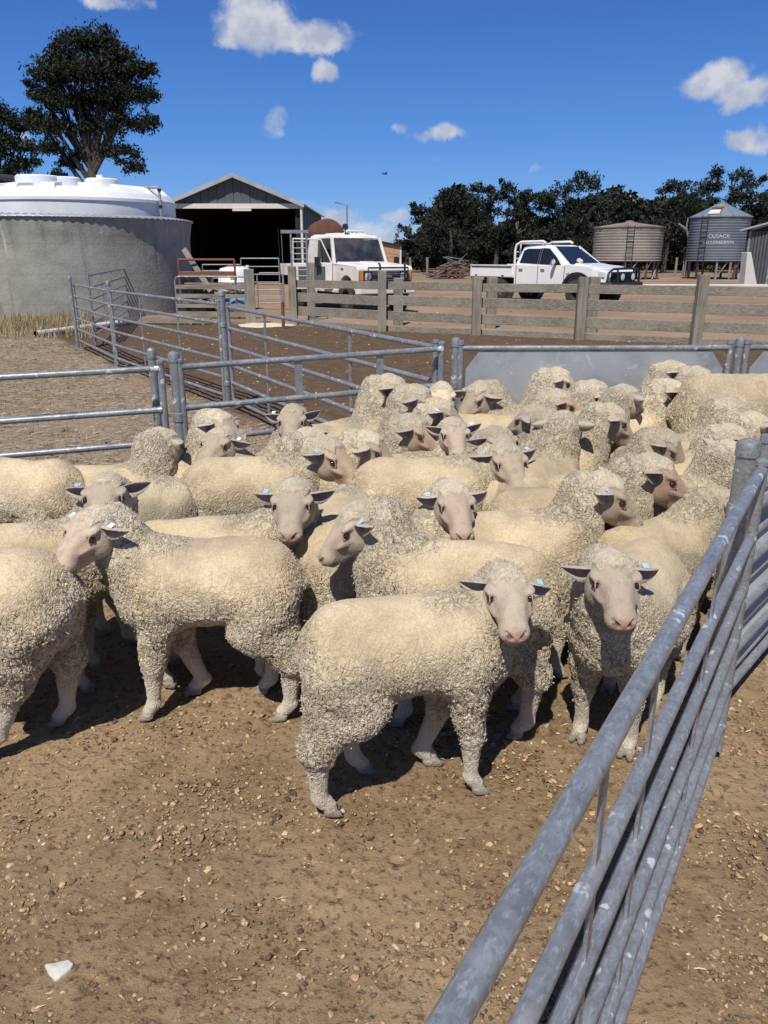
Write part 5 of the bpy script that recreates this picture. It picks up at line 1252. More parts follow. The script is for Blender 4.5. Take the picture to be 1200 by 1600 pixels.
def new_ute():
    c = at_y(872, 430, 25.6); t = thing('parked_ute', 'newer white dual-cab ute with black bull bar and two round spotlights', 'ute', (c.x-.10, 25.6, .12), R(-49))
    arc = lambda cx, cz, r, a0, a1, n=12: [(cx+r*math.cos(R(a0+(a1-a0)*k/n)), cz+r*math.sin(R(a0+(a1-a0)*k/n))) for k in range(n+1)]
    hw = lambda x: .90-.10*max(0, (x-1.5)/.95)**1.6-.02*max(0, (-x-.5))
    prof = [(-.93, .50), (.98, .44)]+arc(1.50, .44, .48, 180, 0)+[(2.0, .46), (2.0, 1.10), (1.75, 1.155), (1.12, 1.205), (.9, 1.17), (-.93, 1.17)]
    MB().prism(prof, -.9, .9, lambda x, z, s: (1 if s else -1)*.89).build('body', M['white'], t, bevel=.035)
    MB().prism([(1.99, .46), (2.34, .52), (2.42, .72), (2.40, .98), (2.28, 1.05), (1.99, 1.10)], -1, 1, lambda x, z, s: (1 if s else -1)*(.888-.16*(x-1.99)/.43)).build('front_guard', M['white'], t, bevel=.02)
    b0, b1 = 1.155, 1.765; gy = lambda z: .875-.205*(z-b0)/(b1-b0)
    gh = [(-.93, b0), (1.10, b0), (.78, 1.42), (.36, 1.72), (.20, b1), (-.55, b1), (-.74, 1.70)]
    MB().prism(gh, -1, 1, lambda x, z, s: (1 if s else -1)*gy(z)).build('cab', M['white'], t, bevel=.035)
    for sd in (-1, 1):
        for nm, pg in (('rear_window', [(-.76, 1.23), (-.06, 1.20), (-.06, 1.655), (-.56, 1.655), (-.70, 1.60)]), ('front_window', [(.02, 1.195), (.86, 1.175), (.66, 1.38), (.28, 1.66), (.02, 1.67)])):
            MB().prism(pg, 0, 1, lambda x, z, s: sd*(gy(z)+(.006 if s else -.01))).build('window', M['glass'], t)
        MB().prism([(-.05, 1.2), (.012, 1.195), (.012, 1.67), (-.05, 1.66)], 0, 1, lambda x, z, s: sd*(gy(z)+(.010 if s else -.01))).build('pillar_trim', M['black'], t)
        for x0 in (-.86, .0, 1.0): MB().prism([(x0, .55), (x0+.012, .55), (x0+.012, 1.165), (x0, 1.165)], 0, 1, lambda x, z, s: sd*(.9+(.003 if s else -.02)-(0))).build('door_seam', M['dark'], t)
        for x0 in (-.66, .20): MB().box((x0, sd*.915, 1.045), (.15, .03, .035)).build('door_handle', M['chrome'], t, bevel=.008)
        MB().beam((-.75, sd*.98, .42), (1.0, sd*.98, .40), .16, .05).build('side_step', M['black'], t, bevel=.01)
        fl = MB(); a_ = arc(1.50, .44, .55, 186, -4, 14); i_ = arc(1.50, .44, .465, 186, -4, 14)
        for k in range(14):
            p, q, r_, s_ = a_[k], a_[k+1], i_[k+1], i_[k]; y0, y1 = sd*.87, sd*.955
            fl.hexa([(p[0], y0, p[1]), (q[0], y0, q[1]), (r_[0], y0, r_[1]), (s_[0], y0, s_[1]), (p[0], y1, p[1]), (q[0], y1, q[1]), (r_[0], y1, r_[1]), (s_[0], y1, s_[1])])
        fl.build('wheel_arch_flare', M['black'], t)
        m_ = MB().lathe([(.001, -.05), (.07, -.04), (.105, 0), (.105, .03), (.09, .045), (.001, .045)], (.66, sd*1.04, 1.255), 16, Matrix.Rotation(R(90), 3, 'Y')).build('mirror', M['chrome'], t, True)
        MB().beam((.70, sd*.86, 1.22), (.68, sd*1.0, 1.22), .05, .03).build('mirror_arm', M['black'], t)
        # head lamp wraps the corner
        MB().hexa([(2.02, sd*.845, .88), (2.34, sd*.80, .84), (2.43, sd*.56, .84), (2.1, sd*.6, .88), (2.06, sd*.85, 1.02), (2.33, sd*.80, 1.0), (2.42, sd*.56, .99), (2.1, sd*.6, 1.03)]).build('headlight', M['lamp'], t, bevel=.01)
        MB().hexa([(1.86, sd*.86, .98), (2.05, sd*.865, .93), (2.05, sd*.6, .93), (1.9, sd*.6, .98), (1.83, sd*.865, 1.06), (2.06, sd*.86, 1.03), (2.06, sd*.6, 1.03), (1.9, sd*.6, 1.05)]).build('headlight_surround', M['black'], t)
        wheel(t, 1.50, sd*.80, .39, .26, sd, M['black']); wheel(t, -1.55, sd*.80, .39, .26, sd, M['galv_dull'])
        MB().lathe([(.47, -.15), (.47, .15)], (-1.55, sd*.80, .42), 14, Matrix.Rotation(R(90), 3, 'X'), math.pi, 2*math.pi).build('mudguard', M['galv_dull'], t, True)
    # windscreen and bonnet
    MB().hexa([(1.135, -.78, 1.20), (1.135, .78, 1.20), (1.10, .78, 1.18), (1.10, -.78, 1.18), (.385, -.62, 1.722), (.385, .62, 1.722), (.35, .62, 1.70), (.35, -.62, 1.70)]).build('windscreen', M['glass'], t, bevel=.004)
    for s_ in (-1, 1): MB().beam((1.115, s_*.80, 1.18), (.365, s_*.64, 1.725), .07, .035, (0, 1, 0)).build('pillar', M['white'], t, bevel=.01)
    MB().hexa([(1.20, -.72, 1.20), (2.30, -.60, 1.06), (2.30, .60, 1.06), (1.20, .72, 1.20), (1.24, -.66, 1.235), (2.22, -.52, 1.095), (2.22, .52, 1.095), (1.24, .66, 1.235)]).build('bonnet', M['white'], t, bevel=.02)
    MB().tube([(.1, -.30, 1.77), (-.02, -.32, 1.93)], .008, 6).build('aerial', M['black'], t)
    # grille and bull bar
    MB().hexa([(2.38, -.56, .60), (2.38, .56, .60), (2.44, .56, .60), (2.44, -.56, .60), (2.38, -.56, 1.0), (2.38, .56, 1.0), (2.43, .56, 1.0), (2.43, -.56, 1.0)]).build('grille', M['black'], t)
    for z in (.68, .76, .84, .92): MB().box((2.455, 0, z), (.02, 1.0, .025)).build('grille_bar', M['dark'], t)
    MB().hexa([(2.36, -.93, .42), (2.36, .93, .42), (2.64, .80, .45), (2.64, -.80, .45), (2.36, -.95, .72), (2.36, .95, .72), (2.66, .82, .70), (2.66, -.82, .70)]).build('bumper', M['black'], t, bevel=.03)
    MB().hexa([(2.0, -.95, .45), (2.38, -.94, .43), (2.38, -.80, .43), (2.0, -.85, .45), (2.02, -.95, .72), (2.38, -.95, .72), (2.38, -.80, .72), (2.02, -.85, .72)]).build('bumper_wing', M['black'], t, bevel=.02)
    MB().hexa([(2.0, .85, .45), (2.38, .80, .43), (2.38, .94, .43), (2.0, .95, .45), (2.02, .85, .72), (2.38, .80, .72), (2.38, .95, .72), (2.02, .95, .72)]).build('bumper_wing', M['black'], t, bevel=.02)
    MB().tube([(2.48, -.84, .70), (2.50, -.80, .98), (2.52, -.62, 1.08), (2.54, 0, 1.10), (2.52, .62, 1.08), (2.50, .80, .98), (2.48, .84, .70)], .034, 10).build('bull_bar_hoop', M['black'], t, True)
    for y in (-.42, .42): MB().tube([(2.58, y, .70), (2.54, y, 1.08)], .030, 8).build('bull_bar_upright', M['black'], t, True)
    for y in (-.27, .27):
        s_ = MB().lathe([(.001, -.05), (.08, -.04), (.105, .0), (.105, .035)], (2.60, y, .86), 20, Matrix.Rotation(R(90), 3, 'Y')).build('spotlight', M['black'], t, True)
        MB().lathe([(.001, .045), (.06, .042), (.098, .034)], (2.60, y, .86), 20, Matrix.Rotation(R(90), 3, 'Y')).build('lens', M['lamp'], s_, True)
    MB().box((2.665, -.02, .55), (.01, .37, .12)).build('number_plate', M['old_white'], t)
    # tray
    tr = MB().box((-1.86, 0, .80), (1.80, 1.80, .05)).build('tray_floor', M['old_white'], t)
    for sd in (-1, 1):
        MB().hexa([(-2.76, sd*.92, .80), (-.98, sd*.92, .80), (-.98, sd*.955, .80), (-2.76, sd*.955, .80), (-2.76, sd*.92, 1.14), (-.98, sd*.92, 1.14), (-.98, sd*.95, 1.14), (-2.76, sd*.95, 1.14)]).build('tray_side', M['white'], t, bevel=.01)
        MB().beam((-2.76, sd*.935, 1.15), (-.98, sd*.935, 1.15), .06, .04).build('tray_rim', M['old_white'], t, bevel=.008)
        MB().beam((-2.72, sd*.960, 1.10), (-1.0, sd*.960, 1.10), .012, .02).build('tray_seam', M['dark'], t)
        for x in (-2.5, -1.35): MB().box((x, sd*.965, .84), (.09, .02, .03)).build('tray_latch', M['dark'], t)
        MB().tube([(-.97, sd*.84, .80), (-.97, sd*.84, 1.62), (-.94, sd*.82, 1.78), (-.80, sd*.76, 1.86), (.0, sd*.70, 1.87), (.10, sd*.69, 1.82)], .036, 10).build('headboard_rail', M['white'], t, True)
        MB().tube([(-.97, sd*.60, .80), (-.97, sd*.58, 1.80)], .022, 8).build('headboard_upright', M['white'], t, True)
    for z in (1.14, 1.36, 1.56): MB().tube([(-.97, -.84, z), (-.97, .84, z)], .020, 8).build('headboard_bar', M['white'], t, True)
    MB().tube([(-.88, -.78, 1.82), (-.88, .78, 1.82)], .024, 8).build('headboard_bar', M['white'], t, True)
    MB().box((-2.78, 0, .97), (.035, 1.86, .34)).build('tailgate', M['white'], t, bevel=.01)
    MB().box((-1.0, 0, .70), (3.2, .9, .12)).build('chassis', M['dark'], t)
    MB().box((-2.3, 0, .60), (.5, 1.4, .16)).build('rear_frame', M['dark'], t)
    lettering(t, 'HILUX', .085, M['galv_dull'], frame_mat(Vector((1.02+.20, -.912, .90)), Vector((1, 0, 0)), Vector((0, 0, 1)), Vector((0, -1, 0))), 'badge')
    lettering(t, 'SR5', .075, M['galv_dull'], frame_mat(Vector((1.02+.22, -.912, .81)), Vector((1, 0, 0)), Vector((0, 0, 1)), Vector((0, -1, 0))), 'badge')
    h = thing('sun_hat', 'cream brimmed hat lying on the dashboard behind the newer ute\'s windscreen', 'hat', t.matrix_basis @ Vector((0, 0, 0)))
    h.location = Vector(t.location)+Matrix.Rotation(R(-49), 3, 'Z')@Vector((1.01, -.18, 1.255)); h.rotation_euler = (0, R(28), R(-49))
    MB().lathe([(.20, .0), (.19, .012), (.105, .02), (.095, .08), (.06, .105), (.001, .10)], n=20).build('crown', M['hat'], h, True)
    return t
def old_ute():
    c = at_y(546, 440, 22.6); hd = R(-60); t = thing('old_ute', 'old boxy white ute with open driver\'s door facing the timber fence', 'ute', (c.x, 22.6, .12), hd)
    arc = lambda cx, cz, r, a0, a1, n=10: [(cx+r*math.cos(R(a0+(a1-a0)*k/n)), cz+r*math.sin(R(a0+(a1-a0)*k/n))) for k in range(n+1)]
    W_ = M['old_white']
    prof = [(-.72, .58), (.95, .56)]+arc(1.42, .52, .44, 172, 8)+[(1.88, .60), (2.02, .62), (2.03, 1.12), (1.97, 1.20), (.62, 1.275), (-.72, 1.27)]
    MB().prism(prof, -.84, .84, lambda x, z, s: (1 if s else -1)*(.84-(.02 if x > 1.95 else 0))).build('body', W_, t, bevel=.03)
    b0, b1 = 1.27, 1.90; gy = lambda z: .815-.085*(z-b0)/(b1-b0)
    # cab frame: roof, pillars and back so the windows are real openings
    MB().hexa([(-.72, -gy(b1), b1), (.42, -gy(b1), b1), (.42, gy(b1), b1), (-.72, gy(b1), b1), (-.66, -.66, b1+.09), (.34, -.66, b1+.09), (.34, .66, b1+.09), (-.66, .66, b1+.09)]).build('roof', W_, t, bevel=.03)
    MB().hexa([(-.60, -.5, b1+.09), (.2, -.5, b1+.09), (.2, .5, b1+.09), (-.60, .5, b1+.09), (-.55, -.44, b1+.14), (.12, -.44, b1+.14), (.12, .44, b1+.14), (-.55, .44, b1+.14)]).build('roof_pod', W_, t, bevel=.02)
    for sd in (-1, 1):
        MB().beam((.66, sd*.80, b0-.02), (.40, sd*.725, b1+.01), .07, .075, (0, 1, 0)).build('pillar', W_, t)
        MB().hexa([(-.72, sd*.76, b0), (-.48, sd*.76, b0), (-.48, sd*.80, b0), (-.72, sd*.80, b0), (-.72, sd*.70, b1), (-.50, sd*.70, b1), (-.50, sd*.74, b1), (-.72, sd*.74, b1)]).build('pillar', W_, t)
    MB().hexa([(-.71, -.78, b0), (-.71, .78, b0), (-.67, .78, b0), (-.67, -.78, b0), (-.71, -.72, b1), (-.71, .72, b1), (-.67, .72, b1), (-.67, -.72, b1)]).build('cab_back', W_, t)
    MB().hexa([(.665, -.76, b0+.01), (.665, .76, b0+.01), (.645, .76, b0+.01), (.645, -.76, b0+.01), (.425, -.69, b1-.02), (.425, .69, b1-.02), (.405, .69, b1-.02), (.405, -.69, b1-.02)]).build('windscreen', glass_clear(), t)
    MB().prism([(-.46, b0+.03), (.52, b0+.03), (.34, b1-.04), (-.46, b1-.04)], 0, 1, lambda x, z, s: gy(z)-.01*s).build('side_window', glass_clear(), t)
    for y in (-.4, .38): MB().hexa([(-.5, y-.22, 1.0), (-.3, y-.22, 1.0), (-.3, y+.22, 1.0), (-.5, y+.22, 1.0), (-.56, y-.2, 1.62), (-.44, y-.2, 1.62), (-.44, y+.2, 1.62), (-.56, y+.2, 1.62)]).build('seat', M['dark'], t, bevel=.03)
    MB().box((.42, 0, 1.24), (.4, 1.5, .14)).build('dashboard', M['dark'], t, bevel=.03)
    MB().lathe([(.19, -.012), (.20, 0), (.19, .012), (.18, 0), (.19, -.012)], (.16, -.4, 1.34), 20, Matrix.Rotation(R(-65), 3, 'Y')).build('steering_wheel', M['black'], t, True)
    MB().box((.38, .02, 1.80), (.04, .22, .06)).build('inner_mirror', M['dark'], t)
    # bonnet, front
    MB().hexa([(.70, -.76, 1.265), (1.96, -.74, 1.19), (1.96, .74, 1.19), (.70, .76, 1.265), (.72, -.72, 1.30), (1.92, -.70, 1.225), (1.92, .70, 1.225), (.72, .72, 1.30)]).build('bonnet', W_, t, bevel=.015)
    MB().hexa([(.98, -.22, 1.28), (1.9, -.20, 1.225), (1.9, .20, 1.225), (.98, .22, 1.28), (1.0, -.2, 1.312), (1.88, -.18, 1.25), (1.88, .18, 1.25), (1.0, .2, 1.312)]).build('bonnet_ridge', W_, t, bevel=.01)
    MB().box((2.035, 0, .945), (.02, 1.50, .28)).build('grille', M['black'], t)
    for z in (.86, .91, .96, 1.01, 1.055):
        MB().box((2.053, 0, z), (.014, .82, .014)).build('grille_bar', M['galv_dull'], t)
    lettering(t, 'TOYOTA', .085, M['lamp'], frame_mat(Vector((2.064, 0, .925)), Vector((0, 1, 0)), Vector((0, 0, 1)), Vector((1, 0, 0))))
    for sd in (-1, 1):
        MB().lathe([(.001, .03), (.05, .028), (.085, .012), (.092, -.01)], (2.055, sd*.53, .95), 22, Matrix.Rotation(R(90), 3, 'Y')).build('headlight', M['lamp'], t, True)
        MB().lathe([(.086, .0), (.094, .015), (.105, .0)], (2.055, sd*.53, .95), 22, Matrix.Rotation(R(90), 3, 'Y')).build('headlight_ring', M['chrome'], t, True)
        MB().box((2.045, sd*.715, .965), (.05, .085, .22)).build('indicator', M['orange'], t, bevel=.01)
        MB().box((2.045, sd*.78, .965), (.03, .022, .25)).build('lamp_trim', M['galv_dull'], t)
        wheel(t, 1.42, sd*.74, .39, .24, sd, M['old_white']); wheel(t, -1.60, sd*.74, .39, .24, sd, M['old_white'])
        MB().beam((-.70, sd*.84, .56), (.95, sd*.84, .55), .05, .06).build('sill', W_, t)
    MB().box((.55, 0, .50), (2.6, 1.3, .22)).build('chassis', M['dark'], t); MB().box((-1.6, 0, .62), (2.0, .8, .16)).build('chassis_rail', M['dark'], t)
    MB().hexa([(1.98, -.88, .50), (1.98, .88, .50), (2.16, .82, .52), (2.16, -.82, .52), (1.98, -.88, .70), (1.98, .88, .70), (2.16, .82, .69), (2.16, -.82, .69)]).build('bumper', W_, t, bevel=.02)
    for y in (-.24, .5): MB().tube([(2.17, y, .55), (2.16, y, 1.22), (2.10, y, 1.27)], .028, 8).build('bull_bar_upright', M['black'], t, True)
    MB().tube([(2.15, -.6, .76), (2.16, -.58, 1.16), (2.16, .60, 1.16), (2.15, .62, .76)], .022, 8).build('bull_bar_hoop', M['black'], t, True)
    MB().box((2.175, .12, .60), (.01, .37, .12)).build('number_plate', W_, t)
    MB().box((1.2, -.845, 1.13), (.14, .012, .02)).build('side_badge', M['dark'], t)
    for y in (-.35, .30): MB().tube([(.74, y, 1.31), (.64, y+.22, 1.38), (.60, y+.42, 1.42)], .010, 6).build('wiper', M['black'], t)
    # snorkel head, hoop behind the cab
    MB().tube([(.18, -.20, b1+.1), (.18, -.20, b1+.26)], .016, 8).build('beacon_stem', M['black'], t)
    MB().lathe([(.001, -.08), (.07, -.06), (.085, 0), (.07, .06), (.001, .085)], (.18, -.20, b1+.30), 16).build('beacon', M['black'], t, True)
    MB().tube([(-.30, .0, b1+.14), (-.28, .12, b1+.22), (-.26, .58, b1+.20), (-.24, .66, b1+.08)], .024, 8).build('roof_rack_hoop', W_, t, True)
    for y in (.25, .4): MB().tube([(-.28, y, b1+.08), (-.28, y, b1+.2)], .014, 6).build('rack_stay', M['black'], t)
    # open driver's door (right-hand side)
    an = R(64); d = Vector((-math.cos(an), -math.sin(an), 0)); hq = Vector((.64, -.84, 0)); nn = Vector((-d.y, d.x, 0)); L_ = 1.06
    p = lambda u, z, o=0: hq+d*u+nn*o+Vector((0, 0, z))
    dr = MB().hexa([p(.02, .60), p(L_, .60), p(L_, .60, .05), p(.02, .60, .05), p(0, 1.27), p(L_, 1.27), p(L_, 1.27, .05), p(0, 1.27, .05)]).build('door', W_, t, bevel=.012)
    MB().tube([p(.02, 1.27, .025), p(.30, 1.86, .025), p(L_-.04, 1.88, .025), p(L_-.02, 1.27, .025)], .024, 8).build('window_frame', W_, dr, True)
    MB().tube([p(.26, 1.27, .025), p(.30, 1.80, .025)], .012, 6).build('quarter_light_bar', M['black'], dr)
    MB().hexa([p(.2, .72, .052), p(L_-.15, .72, .052), p(L_-.15, .72, .07), p(.2, .72, .07), p(.2, 1.18, .052), p(L_-.15, 1.18, .052), p(L_-.15, 1.18, .07), p(.2, 1.18, .07)]).build('door_trim', M['shed'], dr)
    MB().box(p(L_-.12, 1.08, -.02), (.10, .05, .03)).build('handle', M['black'], dr)
    for sd, q in ((-1, p(.22, 1.2, -.03)), (1, Vector((.62, .86, 1.2)))):
        e = q+Vector((.10, sd*.20, 0)); MB().tube([q+Vector((0, 0, .20)), e+Vector((0, 0, .22)), e+Vector((0, 0, -.10)), q+Vector((0, 0, -.08))], .010, 6).build('mirror_arm', M['black'], t)
        MB().box(e+Vector((0, sd*.05, .10)), (.04, .16, .25)).build('mirror', M['black'], t, bevel=.015)
    # tray with canopy tank behind the cab
    MB().box((-1.75, 0, .93), (1.95, 1.84, .06)).build('tray_floor', W_, t)
    for sd in (-1, 1):
        MB().hexa([(-2.72, sd*.90, .90), (-.78, sd*.90, .90), (-.78, sd*.94, .90), (-2.72, sd*.94, .90), (-2.72, sd*.90, 1.22), (-.78, sd*.90, 1.22), (-.78, sd*.93, 1.22), (-2.72, sd*.93, 1.22)]).build('tray_side', W_, t, bevel=.01)
    MB().box((-2.73, 0, 1.06), (.04, 1.86, .33)).build('tailgate', W_, t)
    MB().hexa([(-1.42, -.78, .97), (-.80, -.78, .97), (-.80, .78, .97), (-1.42, .78, .97), (-1.36, -.60, 2.02), (-.84, -.60, 2.02), (-.84, .60, 2.02), (-1.36, .60, 2.02)]).build('canopy', W_, t, bevel=.14)
    MB().tube([(-.76, -.80, .95), (-.76, -.80, 1.75), (-.76, .80, 1.75), (-.76, .80, .95)], .024, 8).build('headboard', W_, t, True)
    return t
_gc = []
def glass_clear():
    if not _gc:
        m_, w = mat('dusty_clear_glass')
        v = w.n('ShaderNodeTexCoord').outputs['Object']
        tr = w.n('ShaderNodeBsdfTransparent', {'Color': (.45, .49, .47, 1)}); gl = w.n('ShaderNodeBsdfGlossy', {'Color': (.9, .9, .9, 1), 'Roughness': .06}); df = w.n('ShaderNodeBsdfDiffuse', {'Color': (.40, .36, .30, 1)})
        a = w.n('ShaderNodeMixShader', {0: .10, 1: tr.outputs[0], 2: gl.outputs[0]}); b = w.n('ShaderNodeMixShader', {0: w.mr(w.noise(v, 3.0, 4.0), .35, .7, .04, .16), 1: a.outputs[0], 2: df.outputs[0]})
        finish(w, b.outputs[0]); _gc.append(m_)
    return _gc[0]
new_ute(); old_ute()
# ------------------------------------------------------------------ the flock
# seed, head px, head py, head height, face yaw, face pitch, heading, lod, scale, tags(left,right), label, extra
FL = [
 (1, 790, 915, .665, -88, 42, 12, 0, 1.0, 'b-', 'sheep side-on at the very front of the mob, its face turned to the camera', dict(stance=dict(fr=(.03, 0, 0), fl=(-.07, .0, 0), hr=(-.05, 0, 0), hl=(.08, 0, 0)), off=(.285, -.01))),
 (2, 153, 820, .685, -122, 44, 180, 0, 1.07, 'ww', 'front sheep standing side-on facing left, white tags in both ears', dict(stance=dict(fl=(.05, 0, 0), fr=(-.07, 0, 0), hl=(-.04, 0, 0), hr=(.05, 0, 0)), off=(.33, .04))),
 (3, 953, 892, .70, -92, 44, -122, 0, 1.0, 'b-', 'sheep facing the camera beside the near steel rails, blue tag in one spread ear', dict(ears={1: (.12, .05), -1: (.08, .1)}, off=(.28, 0))),
 (5, 170, 768, .73, -84, 34, 12, 1, 1.08, '-b', 'sheep whose raised face looks out above the head of the front sheep facing left', dict(ears={1: (-.18, .05), -1: (.02, .05)}, off=(.33, -.03))),
 (9, 250, 690, .70, 62, 34, 8, 1, 1.0, '--', 'sheep seen from behind the head, its curly neck in front of the twin capped posts', dict(off=(.25, .04))),
 (10, 350, 688, .69, -118, 40, 170, 1, 1.0, 'w-', 'white-tagged sheep with its face lowered left across the neck of another', dict()),
 (11, 338, 660, .76, -28, 32, 30, 1, 1.0, '-b', 'sheep whose curly cheek and pale muzzle show behind the lowered face left of the gate', dict()),
 (14, 460, 775, .69, -92, 44, 4, 1, 1.06, '-b', 'sheep left of centre staring straight at the camera with ears held out flat', dict(ears={1: (-.08, .1), -1: (.10, .05)})),
 (15, 458, 652, .76, -90, 42, 36, 1, 1.0, '-w', 'sheep facing the camera under the steel panel, its chin on a woolly back', dict(ears={1: (-.16, .2), -1: (.02, .05)})),
 (151, 480, 690, .71, 40, 30, 10, 2, 1.0, '-b', 'sheep looking away, tagged ear beside the brown-cheeked profile left of centre', dict()),
 (16, 606, 606, .84, -14, 34, 36, 2, 1.08, '--', 'sheep looking right at the back of the mob next to the chained gate end', dict()),
 (17, 647, 620, .82, -22, 34, 26, 2, 1.0, '--', 'sheep half hidden between the chained gate end and the white-faced one', dict()),
 (18, 505, 705, .68, -24, 32, 2, 1, 1.08, '-b', 'sheep left of centre in profile to the right with a smiling pale brown face', dict(tint=np.array([1.1, .98, .92]))),
 (19, 690, 615, .79, -88, 44, -50, 2, 1.0, '--', 'whitest-faced sheep with a pink nose, in front of the zinc sheet\'s left corner', dict(tint=np.array([1.45, 1.5, 1.5]))),
 (20, 752, 615, .78, -146, 38, 178, 2, 1.08, '--', 'sheep against the zinc sheet with its head bent down to the left', dict()),
 (21, 570, 695, .69, -12, 34, 4, 1, 1.05, '--', 'sheep with a curly cheek and dusky nose just right of the smiling profile', dict(tint=np.array([.8, .76, .74]))),
 (22, 640, 668, .71, -24, 32, 4, 1, 1.05, '--', 'sheep with a reddish brown face in profile, directly above centre', dict(tint=np.array([1.0, .86, .78]))),
 (23, 708, 672, .71, -84, 44, 8, 1, 1.0, 'w-', 'sheep looking at the camera with a white tag high in its right-hand ear', dict(ears={1: (-.22, .05), -1: (-.05, .1)})),
 (24, 682, 642, .76, -12, 30, 4, 2, 1.0, '-w', 'dusky-faced sheep looking right, tucked behind the white-tagged one', dict(tint=np.array([.82, .76, .72]))),
 (25, 786, 712, .68, -72, 46, 4, 1, 1.12, 'b-', 'large yellow-backed sheep right of centre with its long face hanging down', dict(ears={1: (-.05, .05), -1: (.15, .1)})),
 (26, 772, 688, .72, -60, 36, 14, 2, 1.0, '--', 'sheep whose woolly poll shows just behind the long hanging face right of centre', dict()),
 (27, 706, 776, .68, -80, 44, 6, 1, 1.02, '-b', 'sheep amid the mob facing the camera, narrow tag in a drooping ear', dict(ears={1: (.05, .1), -1: (.28, .25)})),
 (28, 566, 812, .69, -164, 36, 170, 0, 1.1, 'b-', 'sheep amid the mob in left profile with a blue tag in its grey ear', dict(ears={1: (.0, .1), -1: (.1, .45)}, off=(.30, 0))),
 (44, 938, 764, .70, -10, 36, 6, 1, 1.08, '-b', 'dusty-faced sheep looking right in front of the dark back, one white ear up', dict(tint=np.array([.82, .78, .72]), ears={1: (-.4, .2), -1: (.15, .45)})),
 (43, 1014, 736, .73, -12, 32, 4, 1, 1.1, '--', 'big-headed sheep with a bare rusty brown face in profile near the capped post', dict(tint=np.array([.98, .80, .70]), ears={1: (-.4, .2), -1: (.05, .5)})),
 (42, 1034, 692, .72, -30, 42, 16, 1, 1.0, '--', 'sheep with a dusky muzzle lowered above the rusty brown profile', dict(tint=np.array([.72, .68, .64]), ears={1: (-.3, .3), -1: (.2, .4)})),
 (46, 1112, 782, .60, 14, 30, 28, 0, 1.0, '--', 'big sheep behind the near rails, head turned away behind the thick post', dict()),
 (30, 868, 592, .83, -14, 32, 4, 2, 1.0, '--', 'sheep raised highest at the left of the group before the zinc sheet', dict()),
 (31, 868, 628, .75, -8, 28, 2, 2, 1.05, '--', 'red-brown faced sheep in profile below the highest head before the zinc sheet', dict(tint=np.array([1.0, .78, .66]))),
 (32, 925, 612, .79, 4, 34, 2, 2, 1.0, '-b', 'sheep with a bright blue tag in its drooping ear, before the zinc sheet', dict(ears={1: (-.2, .1), -1: (.5, .3)})),
 (33, 972, 620, .79, 34, 28, 12, 2, 1.0, '--', 'sheep with a thick curly neck, face turned away, right of the blue-tagged ear', dict()),
 (34, 950, 650, .745, -4, 40, 6, 2, 1.0, '--', 'sheep with its small grey face lowered below the thick curly neck', dict(tint=np.array([.85, .8, .76]))),
 (35, 838, 652, .735, 150, 30, 30, 2, 1.0, '-b', 'sheep with a dark tagged ear pointing left, left of the upright neck', dict()),
 (36, 880, 664, .735, 66, 26, 58, 1, 1.05, '--', 'sheep seen from behind with its woolly neck stretched upright', dict()),
 (37, 1042, 612, .79, -8, 30, 14, 1, 1.08, '--', 'sheep with a dark-lined ear and dusky muzzle standing tall before the zinc sheet', dict(tint=np.array([.75, .70, .66]), ears={1: (-.4, .3), -1: (.15, .5)})),
 (38, 1048, 582, .86, -20, 28, 8, 2, 1.0, '--', 'sheep against the zinc sheet with only its ears and poll above the tall one', dict(ears={1: (-.5, .2), -1: (.1, .3)})),
 (39, 1086, 590, .845, -6, 34, 6, 2, 1.0, 'w-', 'sheep with a white tag at the right end of the wide zinc sheet', dict()),
 (41, 1138, 642, .77, -6, 34, 8, 2, 1.0, '--', 'sheep with a long dark ear lowered under the tall yellow rump', dict(ears={1: (0, .3), -1: (.6, .4)})),
 (411, 1172, 664, .74, 10, 36, 14, 2, 1.0, 'w-', 'sheep at the right edge just below the one with the long dark ear', dict()),
 (412, 1136, 684, .725, -6, 36, 6, 2, 1.0, '--', 'sheep with an upright pinkish ear left of the thick capped post', dict(ears={1: (-.5, .2), -1: (.1, .4)})),
 (413, 1134, 712, .70, 26, 34, 20, 1, 1.04, '--', 'sheep whose thick neck and dark ear hole stand just left of the thick capped post', dict(ears={1: (-.4, .2), -1: (.1, .4)})),
]
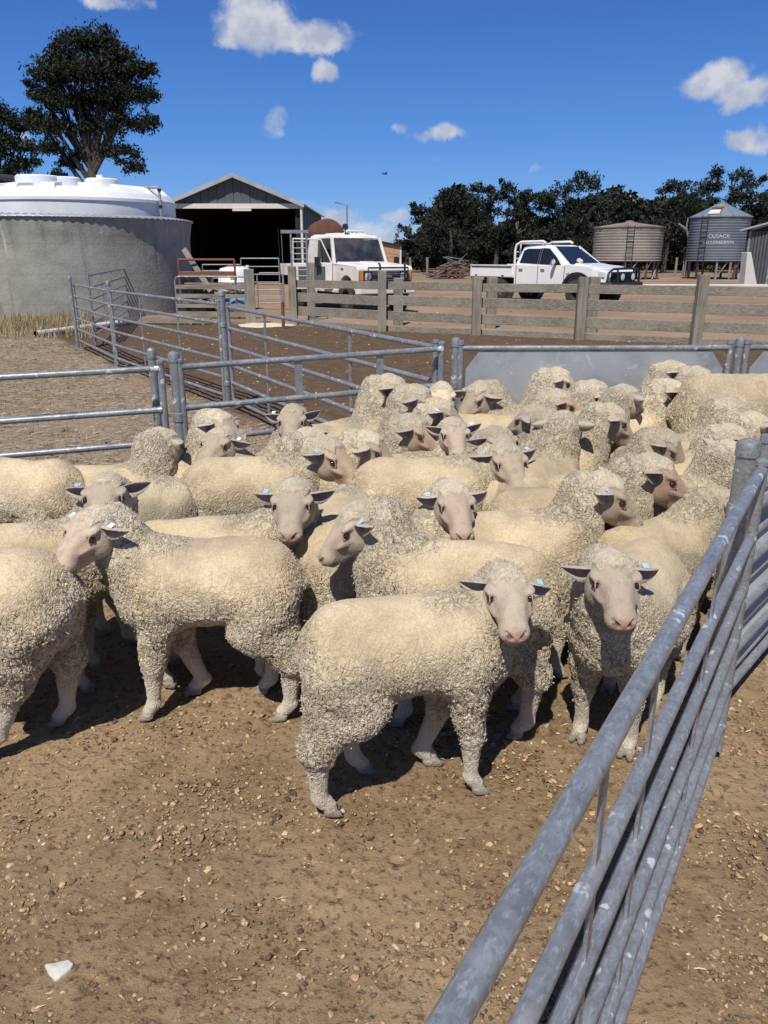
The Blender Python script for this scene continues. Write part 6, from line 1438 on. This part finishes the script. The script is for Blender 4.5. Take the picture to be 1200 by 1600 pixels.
for sd, px, py, hz, fy, fp, hd, lod, s, tg, lab, kw in FL:
    fp -= 27 if abs(fy+90) < 40 else 7
    if sd not in (1, 3):
        if py < 650: s *= 1.03
        elif py < 745: hz += .022; s *= .985
        else: hz += .045; s *= .97
    else: s *= 1.02; fp -= 5
    kw = dict(kw); off = kw.pop('off', (.30, .0)); kw.setdefault('tint', 1.0); off = (off[0]+.0, off[1])
    sheep_by_head(sd, px, py, hz, fy, fp, hd, lod, lab, s=s, off=off, tags=tg, **kw)
def sheep_at(seed, x, y, heading, lod, s, label, off=(.30, 0), hz=.60, fy=None, fp=50, **kw):
    SHEEP_AT.append((x, y, R(heading), s, label, x+.3*s*math.cos(R(heading)), y+.3*s*math.sin(R(heading))))
    make_sheep(seed, (x, y, G(x, y)), R(heading), s, (off[0], off[1], hz), R(heading if fy is None else fy), R(fp), lod, label, **kw)
sheep_at(61, -1.36, 2.26, 186, 0, 1.12, 'sheep striding out of the left edge, only its curly rump and hind legs in view', stance=dict(hl=(.16, 0, .02), hr=(.02, 0, 0), fl=(-.1, 0, 0), fr=(.1, 0, 0)))
sheep_at(62, -1.70, 3.38, 176, 1, 1.08, 'sheep with a round rump at the left edge below the lowest left rail')
sheep_at(63, -2.02, 2.98, 4, 1, 1.0, 'sheep at the far left edge of which only a short stretch of back shows', hz=.48)
sheep_at(64, -1.05, 3.16, 62, 1, 1.0, 'greyer sheep seen from behind between the raised face and the big yellow backs', hz=.46, fp=60)
sheep_at(65, -.18, 3.02, 84, 1, 1.0, 'sheep standing tail-on in the gap behind the front sheep facing left', hz=.48, fp=60)
sheep_at(66, 2.05, 4.25, 4, 1, 1.42, 'tallest sheep, a big yellow rump rising at the right edge before the zinc sheets', hz=.52, fp=50)
sheep_at(67, .62, 4.35, 2, 2, 1.06, 'sheep whose plain back shows against the zinc sheet behind the bent head', hz=.50, fp=60)
sheep_at(68, 1.35, 3.45, 6, 2, 1.1, 'sheep whose tan back fills the gap left of the dusky lowered muzzle', hz=.50, fp=60)
sheep_at(69, .52, 3.38, 4, 2, 1.0, 'sheep whose low back lies below the upright neck and right of the hanging face', hz=.46, fp=60)
sheep_at(70, 1.62, 3.75, 8, 2, 1.05, 'sheep whose back shows low between the tall dusky muzzle and the yellow rump', hz=.48, fp=60)
